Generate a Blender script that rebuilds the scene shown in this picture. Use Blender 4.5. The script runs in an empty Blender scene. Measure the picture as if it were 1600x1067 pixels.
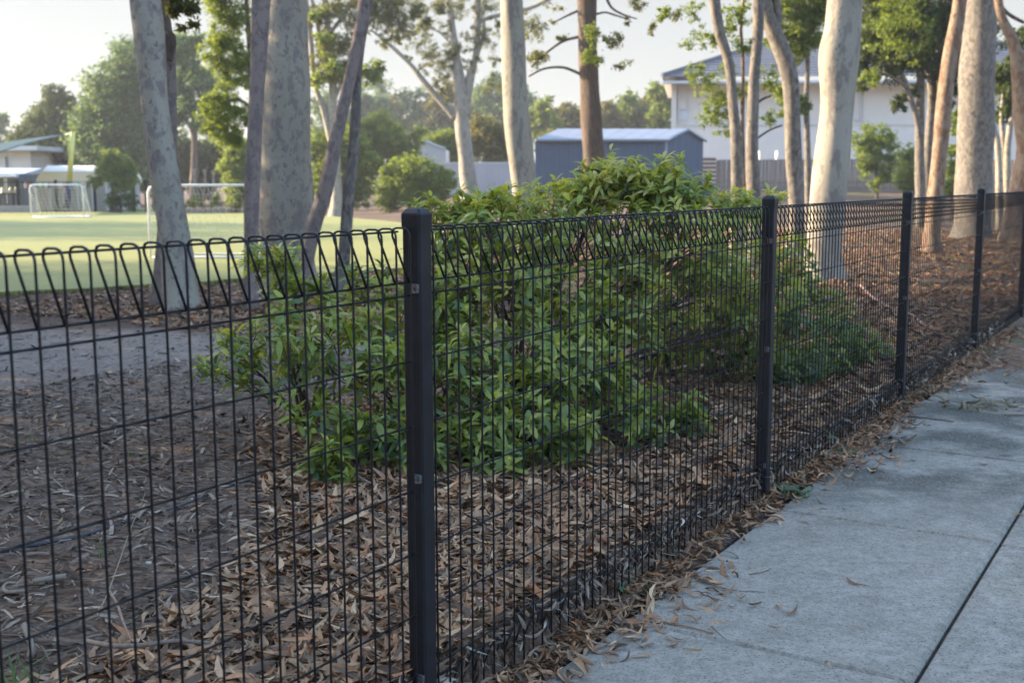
import bpy, math, random
import numpy as np
from mathutils import Vector, Matrix
R = math.radians
rng = np.random.default_rng(7)
random.seed(7)
S = bpy.context.scene
COL = S.collection

# ------------------------------------------------------------------ camera
CAM_H, PITCH, ROLL, FPX = 1.301, 0.13756, -0.00346, 1793.0
cam_d = bpy.data.cameras.new('camera')
cam = bpy.data.objects.new('camera', cam_d); COL.objects.link(cam)
cam_d.sensor_width = 36.0
cam_d.lens = 36.0 * FPX / 1600.0
cam_d.clip_start = 0.05; cam_d.clip_end = 2000
cam.matrix_world = Matrix.Translation((0, 0, CAM_H)) @ Matrix.Rotation(math.pi/2 - PITCH, 4, 'X') @ Matrix.Rotation(ROLL, 4, 'Z')
cam_d.dof.use_dof = True; cam_d.dof.focus_distance = 3.4; cam_d.dof.aperture_fstop = 4.8
S.camera = cam

# ------------------------------------------------------------------ sky, sun, exposure
SUN_EL, SUN_AZ = R(18), R(-75)            # azimuth from +Y towards +X
W = bpy.data.worlds.new('World'); S.world = W; W.use_nodes = True
nt = W.node_tree; nt.nodes.clear()
sky = nt.nodes.new('ShaderNodeTexSky'); sky.sky_type = 'NISHITA'; sky.sun_disc = False
sky.sun_elevation = SUN_EL; sky.sun_rotation = SUN_AZ; sky.dust_density = 1.2; sky.air_density = 1.0; sky.ozone_density = 1.0
bg = nt.nodes.new('ShaderNodeBackground'); bg.inputs['Strength'].default_value = 0.15
out = nt.nodes.new('ShaderNodeOutputWorld')
tc = nt.nodes.new('ShaderNodeTexCoord'); sx = nt.nodes.new('ShaderNodeSeparateXYZ')
mr = nt.nodes.new('ShaderNodeMapRange'); mr.interpolation_type = 'SMOOTHERSTEP'
mr.inputs['From Min'].default_value = 0.14; mr.inputs['From Max'].default_value = 0.45
mr.inputs['To Min'].default_value = 0.96; mr.inputs['To Max'].default_value = 0.10
mx = nt.nodes.new('ShaderNodeMix'); mx.data_type = 'RGBA'
mx.inputs['B'].default_value = (0.60, 0.592, 0.580, 1)   # thin pale haze of the low sky
nt.links.new(tc.outputs['Generated'], sx.inputs[0]); nt.links.new(sx.outputs['Z'], mr.inputs['Value'])
nt.links.new(mr.outputs[0], mx.inputs['Factor']); nt.links.new(sky.outputs[0], mx.inputs['A'])
nt.links.new(mx.outputs['Result'], bg.inputs['Color']); nt.links.new(bg.outputs[0], out.inputs[0])
sd = bpy.data.lights.new('sun', 'SUN'); sd.energy = 2.8; sd.angle = R(0.6); sd.color = (1.0, 0.80, 0.56)
sun = bpy.data.objects.new('sun', sd); COL.objects.link(sun)
sdir = Vector((math.sin(SUN_AZ)*math.cos(SUN_EL), math.cos(SUN_AZ)*math.cos(SUN_EL), math.sin(SUN_EL)))
sun.rotation_euler = sdir.to_track_quat('Z', 'Y').to_euler(); sun.location = (-30, 8, 12)
S.view_settings.view_transform = 'Standard'; S.view_settings.look = 'None'
S.view_settings.exposure = 2.85; S.view_settings.gamma = 1; S.view_settings.use_curve_mapping = False
S.render.engine = 'CYCLES'
S.cycles.use_denoising = True
S.cycles.max_bounces = 6; S.cycles.transparent_max_bounces = 8

# ------------------------------------------------------------------ frames of reference
FX, FY, TH = -0.214, 2.5846, 0.551075          # first post, heading of the fence
FD = (math.sin(TH), math.cos(TH))              # along the fence
FN = (-FD[1], FD[0])                           # to the garden side
def sw(s, w, z=0.0): return (FX + s*FD[0] + w*FN[0], FY + s*FD[1] + w*FN[1], z)
_c, _s = math.cos(PITCH), math.sin(PITCH); _cr, _sr = math.cos(ROLL), math.sin(ROLL)
def ray(px, py):
    a, b = px-800.0, py-533.5
    x, y = a*_cr + b*_sr, -a*_sr + b*_cr
    u = -y/FPX
    return x/FPX, _c + u*_s, -_s + u*_c
def at(px, py, Y):
    r = ray(px, py); t = Y/r[1]; return (r[0]*t, Y, CAM_H + r[2]*t)
def gr(px, py, z=0.12):
    r = ray(px, py); t = (z-CAM_H)/r[2]; return (r[0]*t, r[1]*t, z)
def mpx(Y): return Y/FPX                        # metres per photo pixel at that distance
def sst(a, b, x):
    t = np.clip((x-a)/(b-a), 0, 1); return t*t*(3-2*t)
def hgt(x, y):
    "height of the land"
    x = np.asarray(x, float); y = np.asarray(y, float)
    w = (x-FX)*FN[0] + (y-FY)*FN[1]; s = (x-FX)*FD[0] + (y-FY)*FD[1]
    z = -0.03 + 0.02*sst(6.2, 6.8, s)
    g = 0.115 + 0.012*np.sin(x*1.7+0.4)*np.sin(y*1.3) + 0.008*np.sin(x*4.1+y*2.3)
    z = z + (g - z)*sst(-0.05, 0.10, w)
    rise = sst(33, 52, y)*sst(-0.13, -0.02, x/np.maximum(y, 1))
    return z + 0.8*rise*sst(0, 1, w)

# ------------------------------------------------------------------ naming helpers
def props(o, label=None, cat=None, group=None, kind=None):
    if label: o['label'] = label
    if cat: o['category'] = cat
    if group: o['group'] = group
    if kind: o['kind'] = kind
    return o
def empty(name, loc, label, cat, group=None, rz=0.0):
    o = bpy.data.objects.new(name, None); COL.objects.link(o); o.empty_display_size = 0.2
    o.location = loc; o.rotation_euler = (0, 0, rz)
    return props(o, label, cat, group)
def link(name, me, mat=None, parent=None):
    if mat is not None and len(me.materials) == 0: me.materials.append(mat)
    o = bpy.data.objects.new(name, me); COL.objects.link(o)
    if parent is not None: o.parent = parent
    return o
def wlink(name, me, mat, parent):
    "mesh built in world coordinates, hung under a parent that stands somewhere"
    o = link(name, me, mat, parent)
    M = Matrix.Identity(4); p = parent
    chain = []
    while p is not None: chain.append(p); p = p.parent
    for p in reversed(chain): M = M @ p.matrix_basis
    o.matrix_basis = M.inverted() if False else o.matrix_basis
    o.matrix_parent_inverse = M.inverted()
    return o

# ------------------------------------------------------------------ mesh helpers
def mesh_np(name, V, F, smooth=False, rnd=None, mat=None):
    V = np.asarray(V, np.float32); F = np.asarray(F, np.int32)
    me = bpy.data.meshes.new(name); k = F.shape[1]
    me.vertices.add(len(V)); me.vertices.foreach_set('co', V.ravel())
    me.loops.add(F.size); me.loops.foreach_set('vertex_index', F.ravel())
    me.polygons.add(len(F))
    me.polygons.foreach_set('loop_start', np.arange(0, F.size, k, dtype=np.int32))
    me.polygons.foreach_set('loop_total', np.full(len(F), k, np.int32))
    if smooth: me.polygons.foreach_set('use_smooth', np.ones(len(F), bool))
    me.update(calc_edges=True)
    if rnd is not None:
        a = me.attributes.new('rnd', 'FLOAT', 'POINT'); a.data.foreach_set('value', np.asarray(rnd, np.float32))
    if mat is not None: me.materials.append(mat)
    return me
class MB:
    def __init__(s): s.v = []; s.f = []
    def add(s, V, F):
        n = len(s.v); s.v += [tuple(p) for p in V]; s.f += [tuple(i+n for i in f) for f in F]
    def box(s, c, d, M=None, bev=0.0):
        x, y, z = [k/2 for k in d]
        if bev <= 0:
            V = [(sx*x, sy*y, sz*z) for sx in (-1, 1) for sy in (-1, 1) for sz in (-1, 1)]
            F = [(0,1,3,2),(4,6,7,5),(0,4,5,1),(2,3,7,6),(0,2,6,4),(1,5,7,3)]
        else:
            b = bev; V = []; F = []
            ring = [(-x+b,-y),(x-b,-y),(x,-y+b),(x,y-b),(x-b,y),(-x+b,y),(-x,y-b),(-x,-y+b)]
            for zz in (-z, z): V += [(p[0], p[1], zz) for p in ring]
            F = [(i, (i+1) % 8, 8+(i+1) % 8, 8+i) for i in range(8)] + [tuple(range(7, -1, -1)), tuple(range(8, 16))]
        if M is not None: V = [tuple(M @ Vector(p)) for p in V]
        s.add([(p[0]+c[0], p[1]+c[1], p[2]+c[2]) for p in V], F)
    def tube(s, pts, r, n=6, cap=True):
        pts = [Vector(p) for p in pts]; rr = r if hasattr(r, '__len__') else [r]*len(pts)
        V = []; F = []; up = None
        for i, p in enumerate(pts):
            t = (pts[min(i+1, len(pts)-1)] - pts[max(i-1, 0)]).normalized()
            if up is None: up = t.orthogonal().normalized()
            up = (up - t*up.dot(t)).normalized(); b = t.cross(up)
            for k in range(n):
                a = 2*math.pi*k/n; q = p + (up*math.cos(a) + b*math.sin(a))*rr[i]; V.append(tuple(q))
        for i in range(len(pts)-1):
            for k in range(n):
                F.append((i*n+k, i*n+(k+1) % n, (i+1)*n+(k+1) % n, (i+1)*n+k))
        if cap: F.append(tuple(range(n-1, -1, -1))); F.append(tuple((len(pts)-1)*n+k for k in range(n)))
        s.add(V, F)
    def mesh(s, name, smooth=False, mat=None):
        me = bpy.data.meshes.new(name); me.from_pydata(s.v, [], s.f)
        if smooth: me.polygons.foreach_set('use_smooth', np.ones(len(s.f), bool))
        me.update()
        if mat is not None: me.materials.append(mat)
        return me
    def build(s, name, mat, parent=None, smooth=False): return link(name, s.mesh(name, smooth, mat), None, parent)
def obox(name, c, d, mat, parent=None, rz=0.0, bev=0.0):
    m = MB(); m.box((0, 0, 0), d, None, bev); o = m.build(name, mat, parent)
    o.location = c; o.rotation_euler = (0, 0, rz); return o
def rots(yaw, pitch, roll):
    cy, sy, cp, sp, cr, sr = np.cos(yaw), np.sin(yaw), np.cos(pitch), np.sin(pitch), np.cos(roll), np.sin(roll)
    M = np.empty((len(yaw), 3, 3))
    M[:,0,0] = cy*cp; M[:,0,1] = cy*sp*sr-sy*cr; M[:,0,2] = cy*sp*cr+sy*sr
    M[:,1,0] = sy*cp; M[:,1,1] = sy*sp*sr+cy*cr; M[:,1,2] = sy*sp*cr-cy*sr
    M[:,2,0] = -sp;   M[:,2,1] = cp*sr;          M[:,2,2] = cp*cr
    return M
def scatter(tv, tf, pos, rot, scl):
    "copies of a template as one set of arrays"
    tv = np.asarray(tv); tf = np.asarray(tf); N = len(pos)
    scl = np.asarray(scl)
    if scl.ndim == 1: scl = scl[:, None].repeat(3, 1)
    V = np.einsum('nij,nkj->nki', rot, tv[None]*scl[:, None, :]) + np.asarray(pos)[:, None, :]
    F = tf[None] + (np.arange(N)*len(tv))[:, None, None]
    return V.reshape(-1, 3), F.reshape(-1, tf.shape[1])
def merge(parts, name, mat, smooth=False):
    V = []; F = []; A = []; n = 0
    for v, f, a in parts: V.append(v); F.append(f+n); A.append(a); n += len(v)
    return mesh_np(name, np.concatenate(V), np.concatenate(F), smooth, np.concatenate(A), mat)

# ------------------------------------------------------------------ materials
def mat(name):
    m = bpy.data.materials.new(name); m.use_nodes = True
    n = m.node_tree; b = n.nodes['Principled BSDF']; return m, n, b
def nd(n, t, **k):
    x = n.nodes.new(t)
    for a, v in k.items():
        if a in x.inputs: x.inputs[a].default_value = v
        else: setattr(x, a, v)
    return x
def ramp(n, src, stops, interp='LINEAR'):
    r = n.nodes.new('ShaderNodeValToRGB'); r.color_ramp.interpolation = interp
    e = r.color_ramp.elements
    while len(e) < len(stops): e.new(0.5)
    for i, (p, c) in enumerate(stops): e[i].position = p; e[i].color = (*c, 1)
    n.links.new(src, r.inputs[0]); return r.outputs[0]
def noise(n, vec, scale, detail=4, rough=0.6, dist=0.0):
    x = nd(n, 'ShaderNodeTexNoise', Scale=scale, Detail=detail, Roughness=rough, Distortion=dist)
    if vec is not None: n.links.new(vec, x.inputs['Vector'])
    return x.outputs['Fac']
def mixc(n, f, a, b, mode='MIX'):
    x = n.nodes.new('ShaderNodeMix'); x.data_type = 'RGBA'; x.blend_type = mode
    for s, k in ((f, 'Factor'), (a, 'A'), (b, 'B')):
        if isinstance(s, (int, float)): x.inputs[k].default_value = s
        elif isinstance(s, tuple): x.inputs[k].default_value = (*s, 1)
        else: n.links.new(s, x.inputs[k])
    return x.outputs['Result']
def bump(n, b, h, strength=0.3, dist=0.01):
    x = nd(n, 'ShaderNodeBump', Strength=strength, Distance=dist); n.links.new(h, x.inputs['Height']); n.links.new(x.outputs[0], b.inputs['Normal'])
def coords(n, kind='Object', scale=(1, 1, 1)):
    t = n.nodes.new('ShaderNodeTexCoord'); mp = n.nodes.new('ShaderNodeMapping'); mp.inputs['Scale'].default_value = scale
    n.links.new(t.outputs[kind], mp.inputs['Vector']); return mp.outputs[0]
def geopos(n, scale=(1, 1, 1)):
    t = n.nodes.new('ShaderNodeNewGeometry'); mp = n.nodes.new('ShaderNodeMapping'); mp.inputs['Scale'].default_value = scale
    n.links.new(t.outputs['Position'], mp.inputs['Vector']); return mp.outputs[0]
def plain(name, c, rough=0.6, var=0.12, scale=6, spec=0.4, metal=0.0, bmp=0.0):
    m, n, b = mat(name); v = coords(n)
    f = noise(n, v, scale, 6, 0.65)
    lo = tuple(k*(1-var) for k in c); hi = tuple(min(1, k*(1+var)) for k in c)
    n.links.new(ramp(n, f, [(0.3, lo), (0.7, hi)]), b.inputs['Base Color'])
    b.inputs['Roughness'].default_value = rough; b.inputs['Specular IOR Level'].default_value = spec; b.inputs['Metallic'].default_value = metal
    if bmp: bump(n, b, noise(n, v, scale*6, 6), bmp, 0.01)
    return m
def leafmat(name, stops, trans=0.35, rough=0.5, attr='rnd', objrand=False, spec=0.35):
    m, n, b = mat(name)
    if objrand:
        oi = n.nodes.new('ShaderNodeObjectInfo'); src = oi.outputs['Random']
    else:
        a = n.nodes.new('ShaderNodeAttribute'); a.attribute_name = attr; src = a.outputs['Fac']
    c = ramp(n, src, stops)
    f = noise(n, geopos(n), 60, 3)
    c = mixc(n, 0.35, c, ramp(n, f, [(0.35, (0.45, 0.45, 0.45)), (0.65, (1, 1, 1))]), 'MULTIPLY')
    n.links.new(c, b.inputs['Base Color']); b.inputs['Roughness'].default_value = rough
    b.inputs['Specular IOR Level'].default_value = spec
    if trans > 0:
        t = n.nodes.new('ShaderNodeBsdfTranslucent'); n.links.new(mixc(n, 1.0, c, (1.7, 1.5, 0.6), 'MULTIPLY'), t.inputs['Color'])
        ms = n.nodes.new('ShaderNodeMixShader'); ms.inputs[0].default_value = trans
        n.links.new(b.outputs[0], ms.inputs[1]); n.links.new(t.outputs[0], ms.inputs[2])
        n.links.new(ms.outputs[0], n.nodes['Material Output'].inputs['Surface'])
    return m
def barkmat(name, base, patch, dark, stretch=0.35, scale=9, amt=0.5, rough=0.85, bmp=0.35, spot=26, sg=0.50):
    m, n, b = mat(name); v = geopos(n, (1, 1, stretch)); v2 = geopos(n, (1, 1, stretch*0.45)); vs = geopos(n, (1, 1, 0.6))
    big = noise(n, v2, scale*0.4, 4, 0.55, 0.4); mid = noise(n, v, scale*1.7, 7, 0.68, 0.5); fine = noise(n, v, scale*9, 5, 0.75)
    lowb = tuple(k*0.86 for k in base)
    c = ramp(n, big, [(0.38, base), (0.62, lowb)])
    c = mixc(n, ramp(n, mid, [(amt, (0, 0, 0)), (amt+0.035, (1, 1, 1))]), c, patch)
    # scaly flecks where bark has come away
    spots = ramp(n, noise(n, vs, spot*1.0, 3, 0.55, 0.8), [(0.585, (0, 0, 0)), (0.64, (1, 1, 1))])
    gate = ramp(n, noise(n, v2, scale*1.1, 5, 0.7), [(sg, (0, 0, 0)), (sg+0.05, (1, 1, 1))])
    c = mixc(n, mixc(n, 1.0, spots, gate, 'MULTIPLY'), c, dark)
    c = mixc(n, 0.5, c, ramp(n, fine, [(0.3, (0.62, 0.62, 0.62)), (0.7, (1.0, 1.0, 1.0))]), 'MULTIPLY')
    n.links.new(c, b.inputs['Base Color']); b.inputs['Roughness'].default_value = rough; b.inputs['Specular IOR Level'].default_value = 0.2
    bump(n, b, mixc(n, 0.5, mid, fine), bmp, 0.02)
    return m

M_fence = plain('black_powder_coat', (0.006, 0.006, 0.008), 0.45, 0.25, 30, 0.28)
M_post = plain('black_post_paint', (0.0070, 0.0075, 0.0105), 0.5, 0.65, 14, 0.3)
M_zinc = plain('galvanised_clamp', (0.16, 0.16, 0.17), 0.4, 0.7, 160, 0.5, 0.7)
M_scuff = plain('scuffed_paint_edge', (0.10, 0.10, 0.105), 0.6, 0.4, 90)
# ground
def ground_mat():
    m, n, b = mat('garden_soil_and_litter'); g = geopos(n)
    f1 = noise(n, g, 55, 8, 0.75); f2 = noise(n, g, 1.1, 4); f3 = noise(n, g, 9, 6, 0.7)
    vs = nd(n, 'ShaderNodeTexVoronoi', Scale=26.0, Randomness=1.0); n.links.new(geopos(n, (1, 1.9, 1)), vs.inputs['Vector'])
    leafy = ramp(n, vs.outputs['Color'], [(0.1, (0.045, 0.027, 0.017)), (0.45, (0.14, 0.082, 0.050)), (0.75, (0.20, 0.13, 0.085)), (1.0, (0.34, 0.26, 0.18))])
    soil = ramp(n, f1, [(0.3, (0.040, 0.029, 0.023)), (0.52, (0.135, 0.100, 0.080)), (0.72, (0.28, 0.22, 0.175))])
    c = mixc(n, ramp(n, f3, [(0.42, (0, 0, 0)), (0.60, (1, 1, 1))]), soil, leafy)
    # sandy gravel patch in the middle distance
    sep = n.nodes.new('ShaderNodeSeparateXYZ'); n.links.new(g, sep.inputs[0])
    def rng_(src, a, b_, c_, d_):
        r1 = nd(n, 'ShaderNodeMapRange'); r1.interpolation_type = 'SMOOTHSTEP'; n.links.new(src, r1.inputs['Value']); r1.inputs['From Min'].default_value = a; r1.inputs['From Max'].default_value = b_
        r2 = nd(n, 'ShaderNodeMapRange'); r2.interpolation_type = 'SMOOTHSTEP'; n.links.new(src, r2.inputs['Value']); r2.inputs['From Min'].default_value = c_; r2.inputs['From Max'].default_value = d_; r2.inputs['To Min'].default_value = 1; r2.inputs['To Max'].default_value = 0
        k = n.nodes.new('ShaderNodeMath'); k.operation = 'MULTIPLY'; n.links.new(r1.outputs[0], k.inputs[0]); n.links.new(r2.outputs[0], k.inputs[1]); return k.outputs[0]
    wob = nd(n, 'ShaderNodeMath', operation='MULTIPLY_ADD'); n.links.new(f2, wob.inputs[0]); wob.inputs[1].default_value = 2.4; 
    n.links.new(sep.outputs['Y'], wob.inputs[2])
    my = rng_(wob.outputs[0], 6.2, 9.4, 10.0, 11.2)
    mx_ = rng_(sep.outputs['X'], -30, -20, -1.2, 0.6)
    k = n.nodes.new('ShaderNodeMath'); k.operation = 'MULTIPLY'; n.links.new(my, k.inputs[0]); n.links.new(mx_, k.inputs[1])
    sand = ramp(n, noise(n, g, 26, 10, 0.95), [(0.38, (0.075, 0.060, 0.050)), (0.5, (0.21, 0.175, 0.15)), (0.62, (0.36, 0.305, 0.265))])
    c = mixc(n, k.outputs[0], c, sand)
    # mulch strip before the turf: redder
    mul = rng_(wob.outputs[0], 10.3, 10.9, 19, 24)
    kk = n.nodes.new('ShaderNodeMath'); kk.operation = 'MULTIPLY'; n.links.new(mul, kk.inputs[0]); n.links.new(mx_, kk.inputs[1])
    mulch = ramp(n, noise(n, g, 40, 8, 0.8), [(0.3, (0.035, 0.022, 0.017)), (0.5, (0.095, 0.062, 0.048)), (0.72, (0.24, 0.18, 0.14))])
    c = mixc(n, kk.outputs[0], c, mulch)
    # weedy green blush in the sunny part
    gx = rng_(sep.outputs['X'], 2.5, 5, 90, 120)
    gf = n.nodes.new('ShaderNodeMath'); gf.operation = 'MULTIPLY'; n.links.new(gx, gf.inputs[0]); n.links.new(ramp(n, noise(n, g, 0.8, 5, 0.7), [(0.52, (0, 0, 0)), (0.64, (0.75, 0.75, 0.75))]), gf.inputs[1])
    c = mixc(n, gf.outputs[0], c, ramp(n, f1, [(0.3, (0.05, 0.07, 0.02)), (0.7, (0.14, 0.16, 0.06))]))
    n.links.new(c, b.inputs['Base Color']); b.inputs['Roughness'].default_value = 0.95; b.inputs['Specular IOR Level'].default_value = 0.1
    bump(n, b, f1, 0.7, 0.02); return m
M_ground = ground_mat()
def turf_mat():
    m, n, b = mat('short_turf'); g = geopos(n)
    f = noise(n, g, 3.0, 6, 0.6); f2 = noise(n, geopos(n, (1, 0.3, 1)), 90, 5, 0.8)
    c = mixc(n, 0.5, ramp(n, f, [(0.3, (0.185, 0.190, 0.055)), (0.7, (0.250, 0.245, 0.078))]), ramp(n, f2, [(0.3, (0.14, 0.15, 0.045)), (0.7, (0.29, 0.28, 0.10))]))
    n.links.new(c, b.inputs['Base Color']); b.inputs['Roughness'].default_value = 0.8; b.inputs['Specular IOR Level'].default_value = 0.2
    bump(n, b, f2, 0.5, 0.01); return m
M_turf = turf_mat()
M_turfedge = plain('turf_edge_fringe', (0.035, 0.06, 0.02), 0.9, 0.4, 40)
def concrete_mat():
    m, n, b = mat('path_concrete'); g = geopos(n)
    fine = noise(n, g, 170, 6, 1.0); mid = noise(n, g, 34, 9, 0.9); big = noise(n, g, 2.2, 5, 0.6)
    c = ramp(n, mid, [(0.34, (0.168, 0.153, 0.128)), (0.46, (0.276, 0.256, 0.218)), (0.54, (0.325, 0.302, 0.260)), (0.66, (0.405, 0.378, 0.328))])
    c = mixc(n, 0.8, c, ramp(n, fine, [(0.30, (0.22, 0.22, 0.22)), (0.44, (0.85, 0.85, 0.85)), (0.68, (1.0, 1.0, 1.0)), (0.80, (1.35, 1.35, 1.35))]), 'MULTIPLY')
    # dark lichen bloom, streaky and speckled, on the far slabs
    st = noise(n, geopos(n, (1, 1, 1)), 70, 8, 0.8, 0.6)
    sep = n.nodes.new('ShaderNodeSeparateXYZ'); n.links.new(g, sep.inputs[0])
    far = nd(n, 'ShaderNodeMapRange'); far.inputs['From Min'].default_value = 3.9; far.inputs['From Max'].default_value = 5.2; far.interpolation_type = 'SMOOTHSTEP'
    n.links.new(sep.outputs['Y'], far.inputs['Value'])
    k = n.nodes.new('ShaderNodeMath'); k.operation = 'MULTIPLY'; n.links.new(far.outputs[0], k.inputs[0])
    n.links.new(ramp(n, big, [(0.42, (0.10, 0.10, 0.10)), (0.56, (1, 1, 1))]), k.inputs[1])
    k2 = n.nodes.new('ShaderNodeMath'); k2.operation = 'MULTIPLY'; n.links.new(k.outputs[0], k2.inputs[0]); n.links.new(ramp(n, st, [(0.40, (0.20, 0.20, 0.20)), (0.50, (1, 1, 1))]), k2.inputs[1])
    c = mixc(n, k2.outputs[0], c, (0.075, 0.072, 0.062))
    c = mixc(n, 1.0, c, ramp(n, noise(n, g, 105, 3, 0.6), [(0.56, (1, 1, 1)), (0.64, (0.52, 0.50, 0.47))]), 'MULTIPLY')
    c = mixc(n, 1.0, c, ramp(n, noise(n, g, 14, 8, 0.8), [(0.36, (0.80, 0.79, 0.77)), (0.62, (1.08, 1.08, 1.08))]), 'MULTIPLY')
    bl = ramp(n, noise(n, g, 6, 6, 0.7), [(0.35, (0.86, 0.85, 0.83)), (0.6, (1.06, 1.06, 1.06))])
    c = mixc(n, 1.0, c, bl, 'MULTIPLY')
    n.links.new(c, b.inputs['Base Color']); b.inputs['Roughness'].default_value = 0.85; b.inputs['Specular IOR Level'].default_value = 0.25
    bump(n, b, fine, 0.6, 0.004); return m
M_conc = concrete_mat()
M_soilp = plain('path_soil', (0.045, 0.036, 0.030), 0.95, 0.6, 30, 0.1, 0, 0.6)
M_litter = leafmat('fallen_gum_leaf', [(0.0, (0.060, 0.032, 0.018)), (0.18, (0.14, 0.095, 0.065)), (0.32, (0.21, 0.105, 0.052)), (0.5, (0.29, 0.17, 0.090)), (0.62, (0.22, 0.15, 0.10)), (0.8, (0.42, 0.255, 0.14)), (0.92, (0.34, 0.15, 0.065)), (1.0, (0.55, 0.40, 0.25))], 0.0, 0.6, spec=0.2)
M_litter_o = leafmat('single_gum_leaf', [(0.0, (0.12, 0.055, 0.026)), (0.35, (0.24, 0.125, 0.060)), (0.7, (0.36, 0.205, 0.11)), (1.0, (0.48, 0.32, 0.19))], 0.0, 0.6, objrand=True, spec=0.2)
M_pale = leafmat('bleached_leaf', [(0.0, (0.07, 0.045, 0.03)), (0.5, (0.19, 0.13, 0.09)), (0.8, (0.28, 0.22, 0.165)), (1.0, (0.44, 0.40, 0.34))], 0.0, 0.5)
M_chip = leafmat('bark_chip', [(0.0, (0.036, 0.024, 0.017)), (0.5, (0.12, 0.083, 0.060)), (0.85, (0.22, 0.165, 0.125)), (1.0, (0.38, 0.31, 0.24))], 0.0, 0.9, spec=0.08)
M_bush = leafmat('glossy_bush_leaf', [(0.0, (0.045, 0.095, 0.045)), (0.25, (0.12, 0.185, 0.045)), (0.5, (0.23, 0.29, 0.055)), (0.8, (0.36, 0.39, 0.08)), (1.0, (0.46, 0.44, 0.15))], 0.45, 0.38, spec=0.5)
M_bush_o = leafmat('glossy_bush_leaf_single', [(0.0, (0.075, 0.13, 0.045)), (0.5, (0.19, 0.25, 0.050)), (1.0, (0.33, 0.36, 0.08))], 0.42, 0.36, objrand=True, spec=0.5)
M_bushstem = plain('bush_stem', (0.055, 0.040, 0.035), 0.8, 0.3, 40)
# ================================================================== THE SETTING
# ground sheet in fence-aligned strips, fine near the fence, out to the horizon
ss = np.concatenate([[-300, -150, -80, -40, -20, -10, -6], np.arange(-4, 14, 0.25), np.arange(14, 60, 1.5), [65, 75, 90, 120, 200, 300]])
ww = np.concatenate([[-300, -100, -40, -15, -6, -3, -1.5, -0.6, -0.2, -0.08], np.arange(-0.05, 0.14, 0.03), np.arange(0.2, 10, 0.3), np.arange(10, 60, 1.5), [65, 80, 110, 180, 300]])
SS, WW = np.meshgrid(ss, ww, indexing='ij')
GX = FX + SS*FD[0] + WW*FN[0]; GY = FY + SS*FD[1] + WW*FN[1]
GZ = hgt(GX, GY)
ni, nj = SS.shape; idx = np.arange(ni*nj).reshape(ni, nj)
F = np.stack([idx[:-1, :-1], idx[1:, :-1], idx[1:, 1:], idx[:-1, 1:]], -1).reshape(-1, 4)
g_o = link('ground', mesh_np('ground', np.stack([GX, GY, GZ], -1).reshape(-1, 3), F, True, None, M_ground)); g_o['kind'] = 'structure'

# turf oval
tp = [(-420, 470), (-120, 461), (0, 456), (70, 453), (150, 449), (240, 444), (310, 440), (377, 435), (430, 431), (480, 428), (560, 424), (640, 417), (700, 402), (728, 380), (700, 362), (660, 352), (610, 346), (560, 341), (500, 337), (380, 331), (200, 324), (0, 323), (-300, 323)]
tv = [gr(x, y, 0.165) for x, y in tp]
pts = []
for i in range(len(tv)):
    a = Vector(tv[i]); b_ = Vector(tv[(i+1) % len(tv)])
    for k in range(6):
        q = a.lerp(b_, k/6); pts.append((q.x + 0.03*math.sin(q.x*9+q.y*3), q.y + 0.04*math.sin(q.x*7), 0.165))
m = MB(); n_ = len(pts); m.add(pts + [(p[0], p[1], 0.09) for p in pts], [tuple(range(n_))] + [(i, n_+i, n_+(i+1) % n_, (i+1) % n_) for i in range(n_)])
t_o = m.build('turf', M_turf); t_o['kind'] = 'structure'
bm_pos = []
for i in range(0, 13*6):
    a = Vector(pts[i]); b_ = Vector(pts[i+1])
    if a.y < 30 and a.x > -9:
        for k in range(int((b_-a).length*110)):
            q = a.lerp(b_, random.random()); bm_pos.append((q.x+random.uniform(-.03, .03), q.y+random.uniform(-.05, .02), 0.10))
bm_pos = np.array(bm_pos); nb = len(bm_pos)
V, F = scatter([(0, -0.07, 0), (0, 0.07, 0), (0.1, 0.05, 0.6), (0.25, 0, 1)], [(0, 1, 2, 3)], bm_pos, rots(rng.uniform(0, 6.28, nb), rng.uniform(-.3, .3, nb), rng.uniform(-.3, .3, nb)), rng.uniform(0.05, 0.09, nb))
props(link('turf_edge_grass', mesh_np('turf_edge_grass', V, F, False, None, M_turfedge)), 'dark fringe of longer grass along the near edge of the turf', 'grass', None, 'stuff')

# path: two rows of concrete slabs, each slab a piece of the path
def slab(s0, s1, n0, n1, curb):
    g = 0.0035
    s0 += g; s1 -= g; V = []; F = []
    prof = [(n0+g, -0.08), (n0+g, -0.006), (n0+g+0.008, 0.0), (n1-0.035-g, 0.0), (n1-0.012-g, -0.003), (n1-g, -0.016), (n1-g, -0.08)]
    if not curb: prof = [(n0+g, -0.08), (n0+g, -0.014), (n0+g+0.006, -0.008), (n1-g-.006, -0.008), (n1-g, -0.014), (n1-g, -0.08)]
    s0 += 0.0025; s1 -= 0.0025; st = [(s0, -0.010), (s0+0.008, 0), (s1-0.008, 0), (s1, -0.010)]
    for s_, dz in st:
        for n, z in prof:
            e = 0.0
            if curb and n < n0+0.1: e = 0.014*math.sin(s_*3.1)
            V.append(sw(s_, -(n+e), z+dz))
    k = len(prof)
    for i in range(3):
        for j in range(k-1): F.append((i*k+j, (i+1)*k+j, (i+1)*k+j+1, i*k+j+1))
    F.append(tuple(range(k))); F.append(tuple(3*k+j for j in range(k-1, -1, -1)))
    mm = MB(); mm.add(V, F); return mm
soil = MB()
soil.add([sw(-4, -0.07, -0.022), sw(7.2, -0.07, -0.022), sw(7.2, -6, -0.022), sw(-4, -6, -0.022)], [(0, 1, 2, 3)])
path = soil.build('path', M_soilp); path['kind'] = 'structure'
JS = [-3.2, -1.85, -0.48, 0.90, 2.27, 3.63, 5.0, 6.45]
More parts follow.
